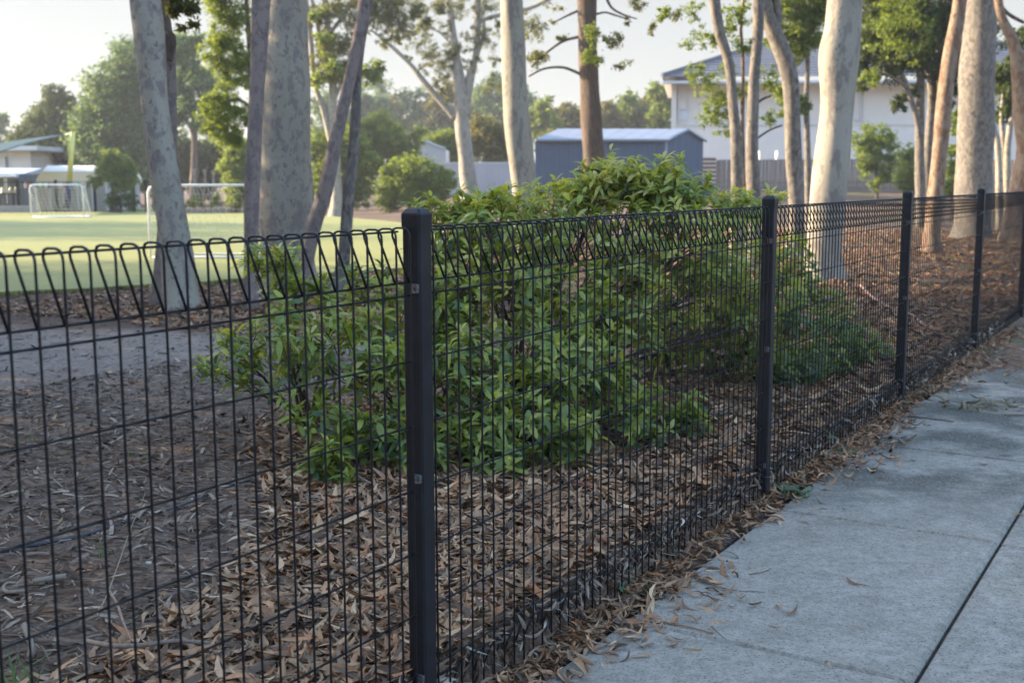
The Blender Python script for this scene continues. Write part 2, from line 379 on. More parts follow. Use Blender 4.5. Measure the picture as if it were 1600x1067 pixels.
for i in range(len(JS)-1):
    if JS[i+1] < -1.5: continue
    # subdivide the edge so that it is not dead straight
    slab(JS[i], JS[i+1], 0.085 + 0.01*random.uniform(-1, 1), 0.93, True).build('slab', M_conc, path)
    slab(JS[i], JS[i+1], 0.935, 2.3, False).build('slab', M_conc, path)

# ================================================================== THE MESH FENCE
fence = empty('mesh_fence', (FX, FY, 0), 'black roll-top wire mesh fence with square posts running along the footpath', 'fence', None, math.pi/2-TH)
# local frame: x along the fence, y to the garden side
WR = 0.0026
def upright_mesh(r=WR, n=6):
    m = MB()
    p = [(0, 0.004, 0.12), (0, 0.046, 0.016), (0, 0.048, 0.006), (0, 0.044, 0.0), (0, 0.008, -0.002), (0, 0.001, 0.006), (0, 0, 0.02), (0, 0, 1.178), (0, 0.001, 1.188), (0, 0.006, 1.197), (0, 0.016, 1.201), (0, 0.036, 1.201), (0, 0.045, 1.198), (0, 0.049, 1.190), (0, 0.048, 1.182), (0, 0.004, 1.08)]
    m.tube(p, r, n); return m.mesh('upright_wire', True, M_fence)
up_me = upright_mesh(); up_far = upright_mesh(WR, 4)
rail_m = MB(); rail_m.tube([(0, 0.0, 0), (2.335, 0.0, 0)], WR, 6); rail_me = rail_m.mesh('cross_wire', True, M_fence)
ROWS = [1.08, 1.05, 0.9, 0.75, 0.6, 0.45, 0.3, 0.15, 0.12]
def clamp(px_, z, parent):
    c = MB(); c.box((0, 0, 0), (0.004, 0.015, 0.021)); c.tube([(-0.003, 0, 0), (-0.008, 0, 0)], 0.0048, 6); c.box((0.002, -0.008, 0), (0.010, 0.0025, 0.018))
    o = c.build('clamp', M_zinc, parent); o.location = (px_, -0.012, z); return o
def post(k):
    hw = 0.025
    m = MB(); m.box((0, 0, 0.58), (0.05, 0.05, 1.25), None, 0.005)
    p = m.build('post', M_post, fence); p.location = (2.4*k + 0.022, 0.0145, 0)
    c = MB()      # pressed cap: skirt, slope, low pyramid
    V = []; 
    for (h, z) in ((0.0268, 1.212), (0.0272, 1.243), (0.0262, 1.247), (0.020, 1.2555), (0.009, 1.259)):
        b = min(0.005, h*0.3)
        V += [(x, y, z) for x, y in [(-h+b, -h), (h-b, -h), (h, -h+b), (h, h-b), (h-b, h), (-h+b, h), (-h, h-b), (-h, -h+b)]]
    F = [(8*r+i, 8*r+(i+1) % 8, 8*r+8+(i+1) % 8, 8*r+8+i) for r in range(4) for i in range(8)] + [tuple(range(32, 40)), tuple(range(7, -1, -1))]
    c.add(V, F); cp_ = c.build('cap', M_post, p); cp_.location = (0, 0, -0.013)
    for z in (1.065, 0.625 if k != 0 else 0.625, 0.14):
        clamp(-0.030, z, p)
    return p
for k in range(-1, 6):
    o = post(k)
    if k == 5: o.location.x += 0.10
for k in range(-1, 5):
    pm = MB(); L = 2.335; x0 = 0.052
    pm.tube([(0, 0.0425, 1.192), (L, 0.0425, 1.192)], 0.0025, 6)
    pan = pm.build('mesh_panel', M_fence, fence, True); pan.location = (2.4*k + x0, 0, 0)
    o = link('cross_wire', rail_me, None, pan); o.location = (0, 0.042, 0.006)
    for z in ROWS:
        o = link('cross_wire', rail_me, None, pan); o.location = (0, 0.0052, z)
    if k <= 2:
        for i in range(47):
            o = link('upright_wire', up_me, None, pan); o.location = (0.012 + i*(L-0.024)/46, 0, 0)
    else:
        far = MB(); base = up_far; vs = [tuple(v.co) for v in base.vertices]; fs = [tuple(p.vertices) for p in base.polygons]
        for i in range(47):
            dx = 0.012 + i*(L-0.024)/46; far.add([(v[0]+dx, v[1], v[2]) for v in vs], fs)
        far.build('upright_wires', M_fence, pan, True)

# ================================================================== LEAVES
def gum_leaf(curl, bend, wid, twist=0.0, cup=0.0):
    st = [0, 0.12, 0.3, 0.5, 0.7, 0.88, 1.0]; wd = [0.05, 0.55, 0.95, 1.0, 0.8, 0.42, 0.03]
    V = []
    for t, w_ in zip(st, wd):
        x = t-0.5; y = bend*(0.25-x*x)*4*0.12; z = curl*(x*x*4)*0.12; h = wid*1.02*w_/2; tw = twist*x
        V += [(x, y-h*math.cos(tw), z-h*math.sin(tw)+cup*h), (x, y, z), (x, y+h*math.cos(tw), z+h*math.sin(tw)+cup*h)]
    F = []
    for i in range(6):
        for j in (0, 1): F.append((3*i+j, 3*i+3+j, 3*i+4+j, 3*i+1+j))
    return np.array(V), np.array(F)
GUM = [gum_leaf(0.6, 1, 0.15, 0.5, .3), gum_leaf(-0.8, 1.6, 0.13, -1.2, .6), gum_leaf(1.8, 0.8, 0.17, 1.8, .8), gum_leaf(0.3, 2.2, 0.11, 0.3, .2), gum_leaf(-1.5, 0.5, 0.21, 0.8, .9), gum_leaf(1.2, -1.2, 0.14, -0.6, .5)]
def leaves_at(pos, size, tmpl=GUM, tilt=0.24, flip=True, rndv=None):
    N = len(pos); which = rng.integers(0, len(tmpl), N); out_ = []
    for k in range(len(tmpl)):
        q = which == k; c = int(q.sum())
        if not c: continue
        roll = rng.normal(0, tilt, c) + (rng.integers(0, 2, c)*math.pi if flip else 0)
        Rm = rots(rng.uniform(0, 6.283, c), rng.normal(0, tilt*0.7, c), roll)
        v, f = scatter(*tmpl[k], pos[q], Rm, size[q])
        r = (rng.random(c) if rndv is None else rndv[q]).repeat(len(tmpl[k][0]))
        out_.append((v, f, r))
    return out_
def sw_np(s, w, z): return np.stack([FX + s*FD[0] + w*FN[0], FY + s*FD[1] + w*FN[1], z], 1)
def wmax(s): return np.interp(s, [-1.6, -0.6, 0.2, 0.8, 2, 5, 9], [0.45, 0.52, 0.72, 1.1, 2.4, 2.6, 3.0])
# thick drift of gum leaves against the garden side of the fence
def drift(N, s0, s1, z0, z1, size=(0.075, 0.155)):
    s = rng.uniform(s0, s1, N); w = rng.random(N)**0.9*wmax(s) + rng.normal(0, 0.08, N); w = np.abs(w)+0.055
    p = sw_np(s, w, np.zeros(N)); p[:, 2] = hgt(p[:, 0], p[:, 1]) + rng.uniform(z0, z1, N) + 0.03*np.exp(-w/0.15)
    return p, rng.uniform(*size, N)
parts = []
for N, s0, s1, z0, z1 in ((15000, -1.7, 1.6, 0.0, 0.030), (15000, 1.4, 5.0, 0.0, 0.028), (9000, 5.0, 11, 0.0, 0.03)):
    p, sz = drift(N, s0, s1, z0, z1); parts += leaves_at(p, sz)
# scattered across the rest of the garden bed
N = 34000; s = 4.5 + 22*rng.random(N)**1.3; w = rng.uniform(0.1, 9, N)
p = sw_np(s, w, np.zeros(N)); p[:, 2] = hgt(p[:, 0], p[:, 1]) + rng.uniform(0.0, 0.03, N); parts += leaves_at(p, rng.uniform(0.08, 0.16, N), tilt=.35)
for (bx, by) in ((283, 490), (393, 487), (450, 458), (470, 480), (528, 470), (1240, 408), (1288, 440), (1457, 398), (1520, 372)):
    q = gr(bx, by); N = 300; an = rng.uniform(0, 6.283, N); rd_ = 0.16 + rng.exponential(0.22, N)
    p = np.stack([q[0] + rd_*np.cos(an), q[1] + rd_*np.sin(an), np.zeros(N)], 1); p[:, 2] = hgt(p[:, 0], p[:, 1]) + 0.01 + 0.07*np.exp(-(rd_-0.16)/0.12)*rng.random(N)
    parts += leaves_at(p, rng.uniform(0.06, 0.16, N), tilt=.4)
N = 900; s = rng.uniform(-2, 3, N); w = rng.uniform(0.6, 4.5, N)
p = sw_np(s, w, np.zeros(N)); p[:, 2] = hgt(p[:, 0], p[:, 1]) + 0.004; parts += leaves_at(p, rng.uniform(0.04, 0.10, N), tilt=0.15)
props(link('leaf_litter', merge(parts, 'leaf_litter', M_litter)), 'deep brown litter of fallen gum leaves along the garden side of the mesh fence', 'leaf litter', None, 'stuff')
# leaves caught in the bottom roll and spilled on the path edge, bleached
parts = []
N = 3400; s = -1.2 + 10*rng.random(N)**1.25; w = rng.uniform(0.004, 0.05, N)
p = sw_np(s, w, rng.uniform(0.0, 0.13, N)); parts += leaves_at(p, rng.uniform(0.04, 0.085, N), tilt=1.1)
def clumpn(N):
    s = rng.uniform(-0.6, 8.5, N); cl = np.sin(s*2.3)*0.5+np.sin(s*5.9+1)*0.3+0.7
    keep = rng.random(N) < np.clip(cl, 0.5, 1); s = s[keep]; w = -np.abs(rng.exponential(0.040, len(s)))*(0.6+np.clip(cl[keep], 0, 1.2)); return s, w
s, w = clumpn(7500); z = np.where(w < -0.09, 0.005, 0.0) + rng.uniform(-0.01, 0.022, len(s))*np.exp(w/0.08)+0.004
p = sw_np(s, w, z); parts2 = leaves_at(p, rng.uniform(0.035, 0.095, len(s)), tilt=0.45)
N = 1300; s = rng.uniform(6.3, 12, N); w = -rng.uniform(0.0, 2.5, N); parts2 += leaves_at(sw_np(s, w, hgt(*sw_np(s, w, s)[:, :2].T)+0.012), rng.uniform(0.05, 0.11, N), tilt=0.25)
props(link('caught_leaf_litter', merge(parts, 'caught_leaf_litter', M_pale)), 'bleached leaves caught inside the bottom roll of the mesh fence', 'leaf litter', None, 'stuff')
props(link('path_edge_litter', merge(parts2, 'path_edge_litter', M_litter)), 'loose brown leaves spilled from under the fence onto the edge of the footpath', 'leaf litter', None, 'stuff')
# bark chips, twigs and crumbs on the open soil
st_ = np.array([(-.5, -.5, 0), (0, -.6, .15), (.5, -.4, 0), (.5, .4, 0), (0, .5, .15), (-.5, .5, 0)]); sf_ = np.array([(0, 1, 4, 5), (1, 2, 3, 4)])
def chips(N, s0, s1, w0, w1, l0, l1):
    s = rng.uniform(s0, s1, N); w = rng.uniform(w0, w1, N)
    p = sw_np(s, w, np.zeros(N)); p[:, 2] = hgt(p[:, 0], p[:, 1]) + rng.uniform(0.0, 0.010, N)
    L = rng.uniform(l0, l1, N)*rng.choice([1, 1, 1.8], N); sc = np.stack([L, L*rng.uniform(0.05, 0.2, N), L*0.3], 1)
    v, f = scatter(st_, sf_, p, rots(rng.uniform(0, 6.28, N), rng.normal(0, .2, N), rng.normal(0, .3, N)), sc)
    return (v, f, rng.random(N).repeat(6))
def twigs(N, s0, s1, w0, w1, l0, l1):
    s = rng.uniform(s0, s1, N); w = rng.uniform(w0, w1, N)
    p = sw_np(s, w, np.zeros(N)); p[:, 2] = hgt(p[:, 0], p[:, 1]) + rng.uniform(0.015, 0.035, N)
    L = rng.uniform(l0, l1, N); sc = np.stack([L, rng.uniform(0.002, 0.005, N), L*0.25], 1)
    v, f = scatter(st_, sf_, p, rots(rng.uniform(0, 6.28, N), rng.normal(0, .1, N), rng.normal(0, .1, N)), sc)
    return (v, f, rng.random(N).repeat(6))
props(link('mulch_chips', merge([chips(42000, -2.2, 4, 0.3, 4.4, 0.010, 0.05), chips(16000, -3, 9, 3.5, 10, 0.02, 0.055), chips(6000, -2, 12, 0.1, 3, 0.02, 0.06), twigs(1500, -1.6, 5, 0.06, 3.5, 0.06, 0.2), twigs(500, -1.4, 7, 0.0, 0.3, 0.05, 0.16)], 'mulch_chips', M_chip)), 'small grey-brown bark chips and twiglets strewn over the open soil', 'mulch', None, 'stuff')
# the leaves that show largest, one by one, as pieces of the ground
GUM_ME = [mesh_np('leaf', t[0], t[1], True, None, M_litter_o) for t in GUM]
cnt = 0
while cnt < 290:
    s_ = random.uniform(-1.25, 1.7); w_ = 0.06 + random.random()**1.2*float(wmax(s_))
    x, y, z = sw(s_, w_)
    o = link('leaf', random.choice(GUM_ME), None, g_o); sc = random.uniform(0.075, 0.135)
    o.location = (x, y, float(hgt(x, y)) + 0.030 + 0.03*math.exp(-w_/0.15)); o.scale = (sc, sc, sc)
    o.rotation_euler = (random.gauss(0, 0.3) + random.choice((0, math.pi)), random.gauss(0, 0.2), random.uniform(0, 6.28)); cnt += 1

# ================================================================== THE BIG BUSH
def bush_leaf(curl, fold, wid=0.36, droop=0.3):
    st = [0, 0.15, 0.4, 0.65, 0.85, 1.0]; wd = [0.08, 0.40, 0.85, 1.0, 0.7, 0.05]; V = []
    for t, w_ in zip(st, wd):
        h = wid*w_/2; z = curl*math.sin(t*math.pi)*0.1 - droop*t*t
        V += [(t, -h, z+h*fold), (t, 0, z), (t, h, z+h*fold)]
    F = [(3*i+j, 3*i+3+j, 3*i+4+j, 3*i+1+j) for i in range(5) for j in (0, 1)]
    return np.array(V), np.array(F)
BL = [bush_leaf(1, .35), bush_leaf(0.4, .15, .40, .12), bush_leaf(1.8, .7, .30, .6), bush_leaf(.6, -.1, .38, .85)]
# masses: px, py, distance, radius in px, rosettes
BM = [(405, 425, 5.4, 14, 3), (455, 420, 5.2, 30, 14), (440, 470, 5.1, 38, 16), (375, 550, 5.0, 34, 12), (385, 600, 4.9, 26, 9), (460, 560, 4.9, 60, 38), (520, 480, 5.3, 55, 32), (500, 640, 4.7, 50, 32), (560, 560, 5.0, 70, 60), (600, 480, 5.4, 60, 38),
      (520, 720, 4.5, 38, 18), (525, 752, 4.4, 18, 5), (600, 680, 4.7, 60, 45), (650, 600, 5.0, 75, 60), (660, 720, 4.55, 42, 24), (700, 460, 5.5, 75, 60), (720, 370, 5.7, 60, 40), (750, 330, 5.9, 34, 18), (708, 338, 5.8, 22, 8), (790, 345, 5.9, 42, 22),
      (740, 560, 5.1, 80, 70), (760, 660, 4.8, 70, 62), (780, 720, 4.6, 48, 32), (820, 430, 5.6, 85, 70), (850, 350, 5.9, 60, 44), (870, 540, 5.3, 80, 66), (850, 640, 4.9, 70, 56), (890, 690, 4.8, 45, 28),
      (900, 316, 6.1, 44, 36), (950, 284, 6.2, 36, 30), (940, 262, 6.2, 18, 8), (1010, 294, 6.2, 42, 36), (1070, 302, 6.2, 34, 28), (1045, 284, 6.2, 20, 8), (960, 400, 5.9, 80, 64), (960, 500, 5.6, 75, 48), (1060, 370, 6.1, 80, 60), (940, 600, 5.3, 56, 28), (1000, 650, 5.1, 52, 26), (1080, 662, 5.2, 38, 18), (1060, 465, 6.0, 55, 14),
      (1140, 330, 6.4, 34, 16), (1130, 420, 6.3, 60, 36), (1180, 330, 6.5, 22, 8), (1170, 490, 6.3, 55, 30), (1220, 420, 6.8, 60, 34), (1100, 520, 6.6, 60, 34), (1150, 560, 6.6, 52, 30), (1200, 560, 6.6, 45, 26), (1040, 540, 6.4, 45, 22)]
BM2 = [(1230, 500, 6.9, 62, 46), (1250, 570, 6.8, 55, 44), (1300, 500, 7.2, 45, 34), (1290, 560, 7.0, 50, 42), (1340, 530, 7.4, 34, 20), (1330, 580, 7.2, 34, 18), (1225, 605, 6.5, 35, 16), (1265, 450, 7.1, 32, 18), (1375, 555, 7.5, 20, 7)]
def unit(v): return v/np.linalg.norm(v, axis=-1, keepdims=True)
def make_bush(masses, roots, label, big, dark=0.0, parts_n=0, lsize=(0.042, 0.084)):
    base = Vector(sw(*roots[0], 0)); base.z = float(hgt(base.x, base.y))
    B = empty('shrub', base, label, 'shrub')
    stems = MB(); ros = []; axes = []; dens = []
    rootp = [Vector((*sw(*r_)[:2], float(hgt(*sw(*r_)[:2]))-0.02)) for r_ in roots]
    for (px_, py_, Y, rp, n_) in masses:
        c = Vector(at(px_, py_, Y)); r = rp*mpx(Y)*1.0
        if parts_n: n_ = n_*(1.75 if (px_ > 680 and py_ < 560) else (0.75 if px_ < 680 else 1.15))
        root = min(rootp, key=lambda q: (q-c).length)
        mid = root.lerp(c, 0.5) + Vector((random.uniform(-.1, .1), random.uniform(-.1, .1), 0.10))
        c2 = c - Vector((0, 0, r*0.4))
        pa = []
        for k in range(7):
            t = k/6; q = root.lerp(mid, t).lerp(mid.lerp(c2, t), t); pa.append(q + Vector((random.gauss(0, .012), random.gauss(0, .012), 0)))
        stems.tube(pa, [0.011*(1-0.7*k/6) for k in range(7)], 5)
        for j in range(int(n_*big)):
            d = Vector((random.gauss(0, 1), random.gauss(0, 1), random.gauss(0, 1))).normalized(); rad = r*random.random()**0.45*(1.0 if random.random() < .8 else 1.35)
            q = c + Vector((d.x*rad, d.y*rad*1.6, d.z*rad))
            gz = float(hgt(q.x, q.y)) + 0.05
            if q.z < gz: q.z = gz + random.random()*0.1
            wq = (q.x-FX)*FN[0] + (q.y-FY)*FN[1]
            if wq < 0.10: continue
            ax = (d*0.6 + Vector((0, 0, 0.8)) + Vector((random.gauss(0, .3), random.gauss(0, .3), random.gauss(0, .25)))).normalized()
            ros.append(tuple(q)); axes.append(tuple(ax)); dens.append(1 if rad > r*0.55 else 0)
            if random.random() < 0.55:
                st0 = pa[random.randint(3, 6)]; m1 = st0.lerp(q, 0.55) - Vector((0, 0, 0.03))
                stems.tube([st0, m1, q - ax*0.02, q + ax*0.01], [0.0035, 0.0026, 0.0018, 0.001], 4, False)
    for (px_, py_, Y, rp, n_) in masses:
        if not parts_n or random.random() < .25: continue
        c = Vector(at(px_, py_, Y)); r = rp*mpx(Y)
        for j in range(3):
            a_ = random.uniform(0, 6.28); st0 = c + Vector((math.cos(a_)*r*.5, math.sin(a_)*r*.5, 0)); tip = st0 + Vector((math.cos(a_)*.16*random.random(), math.sin(a_)*.12, r*.6 + random.uniform(.0, .09)))
            if (tip.x-FX)*FN[0] + (tip.y-FY)*FN[1] < .14: continue
            stems.tube([st0, st0.lerp(tip, .5) + Vector((.02, 0, 0)), tip], [.004, .003, .0015], 4, False)
            for q_ in (.35, .55, .75, .9, 1.0):
                ros.append(tuple(st0.lerp(tip, q_))); axes.append((random.gauss(0, .2), random.gauss(0, .2), 1)); dens.append(1)
    wlink('stems', stems.mesh('stems', True, M_bushstem), None, B)
    ros = np.array(ros); axes = unit(np.array(axes)); nr = len(ros)
    lp = []; lR = []; lS = []; lr = []
    a0 = unit(np.cross(axes, rng.normal(size=(nr, 3)))); b0 = np.cross(axes, a0); tone = rng.normal(0, 0.16, nr)
    for k in range(8):
        keep = rng.random(nr) < (1.0 if k < 5 else 0.6)
        ang = k*2.4 + rng.normal(0, 0.35, nr); el = np.clip(0.25 + 0.10*k + rng.normal(0, 0.25, nr), -0.5, 1.3)
        rad = np.cos(ang)[:, None]*a0 + np.sin(ang)[:, None]*b0
        X = unit(rad*np.cos(el)[:, None] + axes*np.sin(el)[:, None]); Z = unit(axes - X*np.sum(axes*X, 1, keepdims=True)); Yv = np.cross(Z, X)
        Rm = np.stack([X, Yv, Z], -1)[keep]
        lp.append((ros - axes*0.004*(8-k) + X*0.006)[keep]); lR.append(Rm)
        lS.append((rng.uniform(*lsize, nr)*(1.0 if k < 5 else 0.72))[keep])
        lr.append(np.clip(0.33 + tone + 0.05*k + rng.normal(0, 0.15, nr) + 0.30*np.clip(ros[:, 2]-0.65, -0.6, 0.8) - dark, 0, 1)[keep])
    lp = np.concatenate(lp); lR = np.concatenate(lR); lS = np.concatenate(lS); lr = np.concatenate(lr)
    # the leaves that show largest become pieces of their own
    own = np.zeros(len(lp), bool)
    if parts_n:
        score = lS/np.linalg.norm(lp-np.array([0, 0, CAM_H]), axis=1); own[np.argsort(-score)[:parts_n]] = True
        LM = [mesh_np('leaf', t[0], t[1], True, None, M_bush_o) for t in BL]
        for i in np.nonzero(own)[0]:
            o = link('leaf', LM[int(rng.integers(0, 4))], None, B); Mx = Matrix([list(r_) for r_ in lR[i]]).to_4x4()
            o.location = Vector(lp[i]) - base; o.rotation_euler = Mx.to_euler(); o.scale = (float(lS[i]),)*3
    rest = ~own; which = rng.integers(0, 4, len(lp)); pr = []
    for k in range(4):
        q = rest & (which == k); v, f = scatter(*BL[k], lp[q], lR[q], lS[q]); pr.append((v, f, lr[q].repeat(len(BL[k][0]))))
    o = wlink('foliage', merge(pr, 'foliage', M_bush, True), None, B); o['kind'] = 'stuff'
    return B
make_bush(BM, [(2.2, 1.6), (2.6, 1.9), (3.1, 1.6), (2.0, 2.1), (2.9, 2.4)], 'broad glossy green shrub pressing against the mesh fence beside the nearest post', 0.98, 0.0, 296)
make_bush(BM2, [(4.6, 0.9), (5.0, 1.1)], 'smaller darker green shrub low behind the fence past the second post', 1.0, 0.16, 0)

# ================================================================== TREES
BK_gum = barkmat('spotted_gum_bark', (0.33, 0.305, 0.245), (0.225, 0.195, 0.175), (0.165, 0.138, 0.12), 0.7, 6, 0.52, spot=24, sg=0.44)
BK_pink = barkmat('pinkish_gum_bark', (0.245, 0.20, 0.175), (0.17, 0.135, 0.125), (0.085, 0.068, 0.06), 0.6, 9, 0.5, spot=24, sg=0.52)
BK_cream = barkmat('cream_gum_bark', (0.31, 0.285, 0.23), (0.21, 0.185, 0.16), (0.15, 0.13, 0.11), 0.4, 5, 0.52, 0.8, 0.15, spot=18, sg=0.52)
BK_brown = barkmat('peeling_brown_bark', (0.26, 0.195, 0.14), (0.17, 0.10, 0.065), (0.08, 0.05, 0.035), 0.4, 8, 0.5)
BK_rough = barkmat('rough_dark_bark', (0.15, 0.112, 0.088), (0.10, 0.074, 0.060), (0.045, 0.034, 0.028), 0.25, 16, 0.5, 0.95, 0.9)
BK_grey = barkmat('grey_mottled_bark', (0.225, 0.20, 0.165), (0.135, 0.12, 0.11), (0.085, 0.073, 0.065), 0.5, 9, 0.48, spot=16, sg=0.36)
def crom(P, n):
    P = np.array(P, float); out_ = []
    for i in range(len(P)-1):
        p0 = P[max(i-1, 0)]; p1 = P[i]; p2 = P[i+1]; p3 = P[min(i+2, len(P)-1)]
        for k in range(n):
            t = k/n; out_.append(0.5*((2*p1)+(-p0+p2)*t+(2*p0-5*p1+4*p2-p3)*t*t+(-p0+3*p1-3*p2+p3)*t**3))
    out_.append(P[-1]); return np.array(out_)
def limb(pts, name, mt, parent, Y, up=None, seed=0, flare=0.0, n=18, yd=None):
    "pts: (px, py, width px), bottom first; up: extra (dx, dy, z, r) metres above the frame"
    P = []
    for i, (a, b, w_) in enumerate(pts):
        yy = Y + (yd*i if yd else 0); q = at(a, b, yy); P.append((*q, w_/2*mpx(yy)))
    if up:
        b0 = P[-1]
        for dx, dy, z, r in up: P.append((b0[0]+dx, b0[1]+dy, z, r))
    C = crom(P, 6 if n > 10 else 4); rs = np.random.default_rng(seed+3)
    ph = rs.uniform(0, 6.28, 8); V = []; F = []
    L = 0
    for i, (x, y, z, r) in enumerate(C):
        a = C[max(i-1, 0)][:3]; b = C[min(i+1, len(C)-1)][:3]; t = b-a; t /= np.linalg.norm(t)+1e-9
        e1 = np.cross(t, (0, 1, 0)); e1 /= np.linalg.norm(e1)+1e-9; e2 = np.cross(t, e1)
        fl = 1 + flare*max(0, 1-(z-C[0][2])/0.5)**2
        for k in range(n):
            an = 2*math.pi*k/n
            rr = r*(1 + 0.035*math.sin(2*an+ph[0]+z*1.1) + 0.03*math.sin(3*an+ph[1]+z*2.3) + 0.022*math.sin(5*an+ph[2]-z*3.7) + 0.03*math.sin(z*5.1+ph[3]))
            rr *= 1 + (fl-1)*(0.7+0.6*math.sin(4*an+ph[4]))
            V.append(np.array((x, y, z)) + (e1*math.cos(an) + e2*math.sin(an))*rr)
    m_ = len(C)
    F = [(i*n+k, i*n+(k+1) % n, (i+1)*n+(k+1) % n, (i+1)*n+k) for i in range(m_-1) for k in range(n)]
    mb = MB(); mb.add(V, F + [tuple(range(n-1, -1, -1)), tuple((m_-1)*n+k for k in range(n))])
    return wlink(name, mb.mesh(name, True, mt), None, parent)
QUAD = (np.array([(0, -.0, 0), (.45, -.2, .04), (1, 0, -.12), (.5, .2, .04)]), np.array([(0, 1, 2, 3)]))
def crown(blobs, Y, n, size, mt, parent, name='crown', clump=0.28, depth=1.0, droop=0.5, sparse=1.0):
    "blobs: (px, py, radius px[, distance]) ; leaves cluster into sprays"
    C = []; wts = []
    for b in blobs:
        yy = b[3] if len(b) > 3 else Y; c = at(b[0], b[1], yy); C.append((*c, b[2]*mpx(yy))); wts.append(b[2]**2)
    C = np.array(C); wts = np.array(wts)/sum(wts)
    per = 34; nc = max(4, n//per); bi = rng.choice(len(C), nc, p=wts)
    d = unit(rng.normal(size=(nc, 3))); rad = C[bi, 3]*rng.random(nc)**(0.5)
    cc = C[bi, :3] + d*rad[:, None]*np.array([1, depth, 1])
    cr = C[bi, 3]*clump*rng.uniform(0.5, 1.3, nc)
    ci = np.repeat(np.arange(nc), per)
    off = rng.normal(size=(len(ci), 3))*cr[ci][:, None]*0.55*np.array([1, 1, 0.75]); p = cc[ci] + off
    N = len(p); Rm = rots(rng.uniform(0, 6.283, N), rng.normal(droop, 0.6, N), rng.uniform(0, 6.28, N))
    v, f = scatter(*QUAD, p, Rm, rng.uniform(0.7, 1.3, N)*size)
    tone = rng.normal(0, 0.15, nc)
    a = np.clip(0.5 + tone[ci] + rng.normal(0, 0.18, N), 0, 1).repeat(4)
    return wlink(name, mesh_np(name, v, f, False, a, mt), None, parent)
def LM(nm, a, b, tr=0.35): return leafmat(nm, [(0.0, a), (1.0, b)], tr, 0.6, spec=0.2)
L_blue = LM('blue_green_leaves', (0.06, 0.115, 0.058), (0.15, 0.225, 0.105))
L_dark = LM('dark_green_leaves', (0.035, 0.058, 0.020), (0.10, 0.135, 0.042))
L_yel = LM('yellow_green_leaves', (0.10, 0.15, 0.035), (0.21, 0.275, 0.085), 0.5)
L_mid = LM('mid_green_leaves', (0.085, 0.13, 0.025), (0.20, 0.265, 0.055), 0.45)
L_olive = LM('olive_leaves', (0.09, 0.095, 0.035), (0.19, 0.18, 0.075), 0.4)
L_gum = LM('gum_leaves', (0.075, 0.09, 0.032), (0.19, 0.195, 0.075), 0.45)
def tree_e(name, px_, py_, Y, label, cat='tree', group=None, z=None):
    q = at(px_, py_, Y); zz = float(hgt(q[0], q[1])) if z is None else z
    return empty(name, (q[0], q[1], zz), label, cat, group)
# high crowns above the frame, shared
def high_crown(name):
    nc = 90; d = unit(rng.normal(size=(nc, 3))); c = d*(rng.random(nc)**0.4)[:, None]*np.array([2.6, 2.6, 1.7]); ci = np.repeat(np.arange(nc), 36)
    p = c[ci] + rng.normal(size=(len(ci), 3))*0.26; N = len(p)
    v, f = scatter(*QUAD, p, rots(rng.uniform(0, 6.28, N), rng.normal(.5, .6, N), rng.uniform(0, 6.28, N)), rng.uniform(.12, .24, N))
    return mesh_np(name, v, f, False, np.clip(.5+rng.normal(0, .2, N), 0, 1).repeat(4), L_gum)
HC = [high_crown('crown'), high_crown('crown')]
def hc(parent, loc, s, k=0):
    o = link('crown', HC[k], None, parent); o.location = Vector(loc) - Vector(parent.location); o.scale = (s, s, s); o.rotation_euler = (0, 0, random.uniform(0, 6)); return o
def topof(parent, pts, Y, up):
    q = at(pts[-1][0], pts[-1][1], Y); return (q[0]+up[-1][0], q[1]+up[-1][1], up[-1][2])

GUMS = 'gum trees standing in the garden bed'
def gum(label, base, Y, pts, mt, up=((0.1, 0.2, 6, 0.1), (0.4, 0.3, 9, 0.06)), flare=0.25, hs=1.0, seed=1, grp=GUMS):
    T = tree_e('gum_tree', base[0], base[1], Y, label, 'tree', grp)
    b = at(base[0], base[1], Y); g0 = float(hgt(b[0], b[1]))
    limb(pts, 'trunk', mt, T, Y, up, seed, flare)
    if hs: hc(T, topof(T, pts, Y, up), hs, seed % 2)
    return T
def P_(Y, px_, w_):   # base point sunk in the ground: find the pixel row of the ground there
    z = float(hgt(at(px_, 400, Y)[0], Y)) - 0.06
    py_ = 533.5 + 0; lo, hi = 200.0, 1400.0
    for _ in range(40):
        mid = (lo+hi)/2
        if at(px_, mid, Y)[2] > z: lo = mid
        else: hi = mid
    return (px_, lo, w_)
T1 = gum('mottled grey-green gum leaning left, second trunk tucked behind it, in front of the near goal', (282, 490), 10.5,
    [P_(10.5, 285, 64), (281, 455, 53), (276, 400, 50), (262, 300, 43), (256, 260, 42), (250, 222, 42), (241, 150, 41), (234, 70, 44), (226, 0, 46), (218, -60, 46)], BK_gum, ((-0.2, 0.2, 5.5, 0.11), (-0.3, 0.4, 8.5, 0.07)), 0.1, 1.0, 1)
limb([P_(11.2, 250, 34), (252, 440, 28), (258, 370, 26), (262, 300, 24), (266, 200, 20), (266, 110, 18), (262, 60, 17), (252, 0, 19), (248, -50, 18)], 'trunk', BK_pink, T1, 11.2, ((0.2, 0.3, 6, 0.06),), 11, 0.3, 12)
limb([(262, 95, 14), (266, 75, 16), (264, 58, 20), (262, 50, 8)], 'limb', BK_rough, T1, 11.1, None, 4, 0, 8)
crown([(278, 12, 18), (292, 30, 14), (268, 25, 10), (300, 5, 12), (285, -30, 30)], 11.0, 1100, 0.075, L_gum, T1, 'leaf_spray', 0.4)
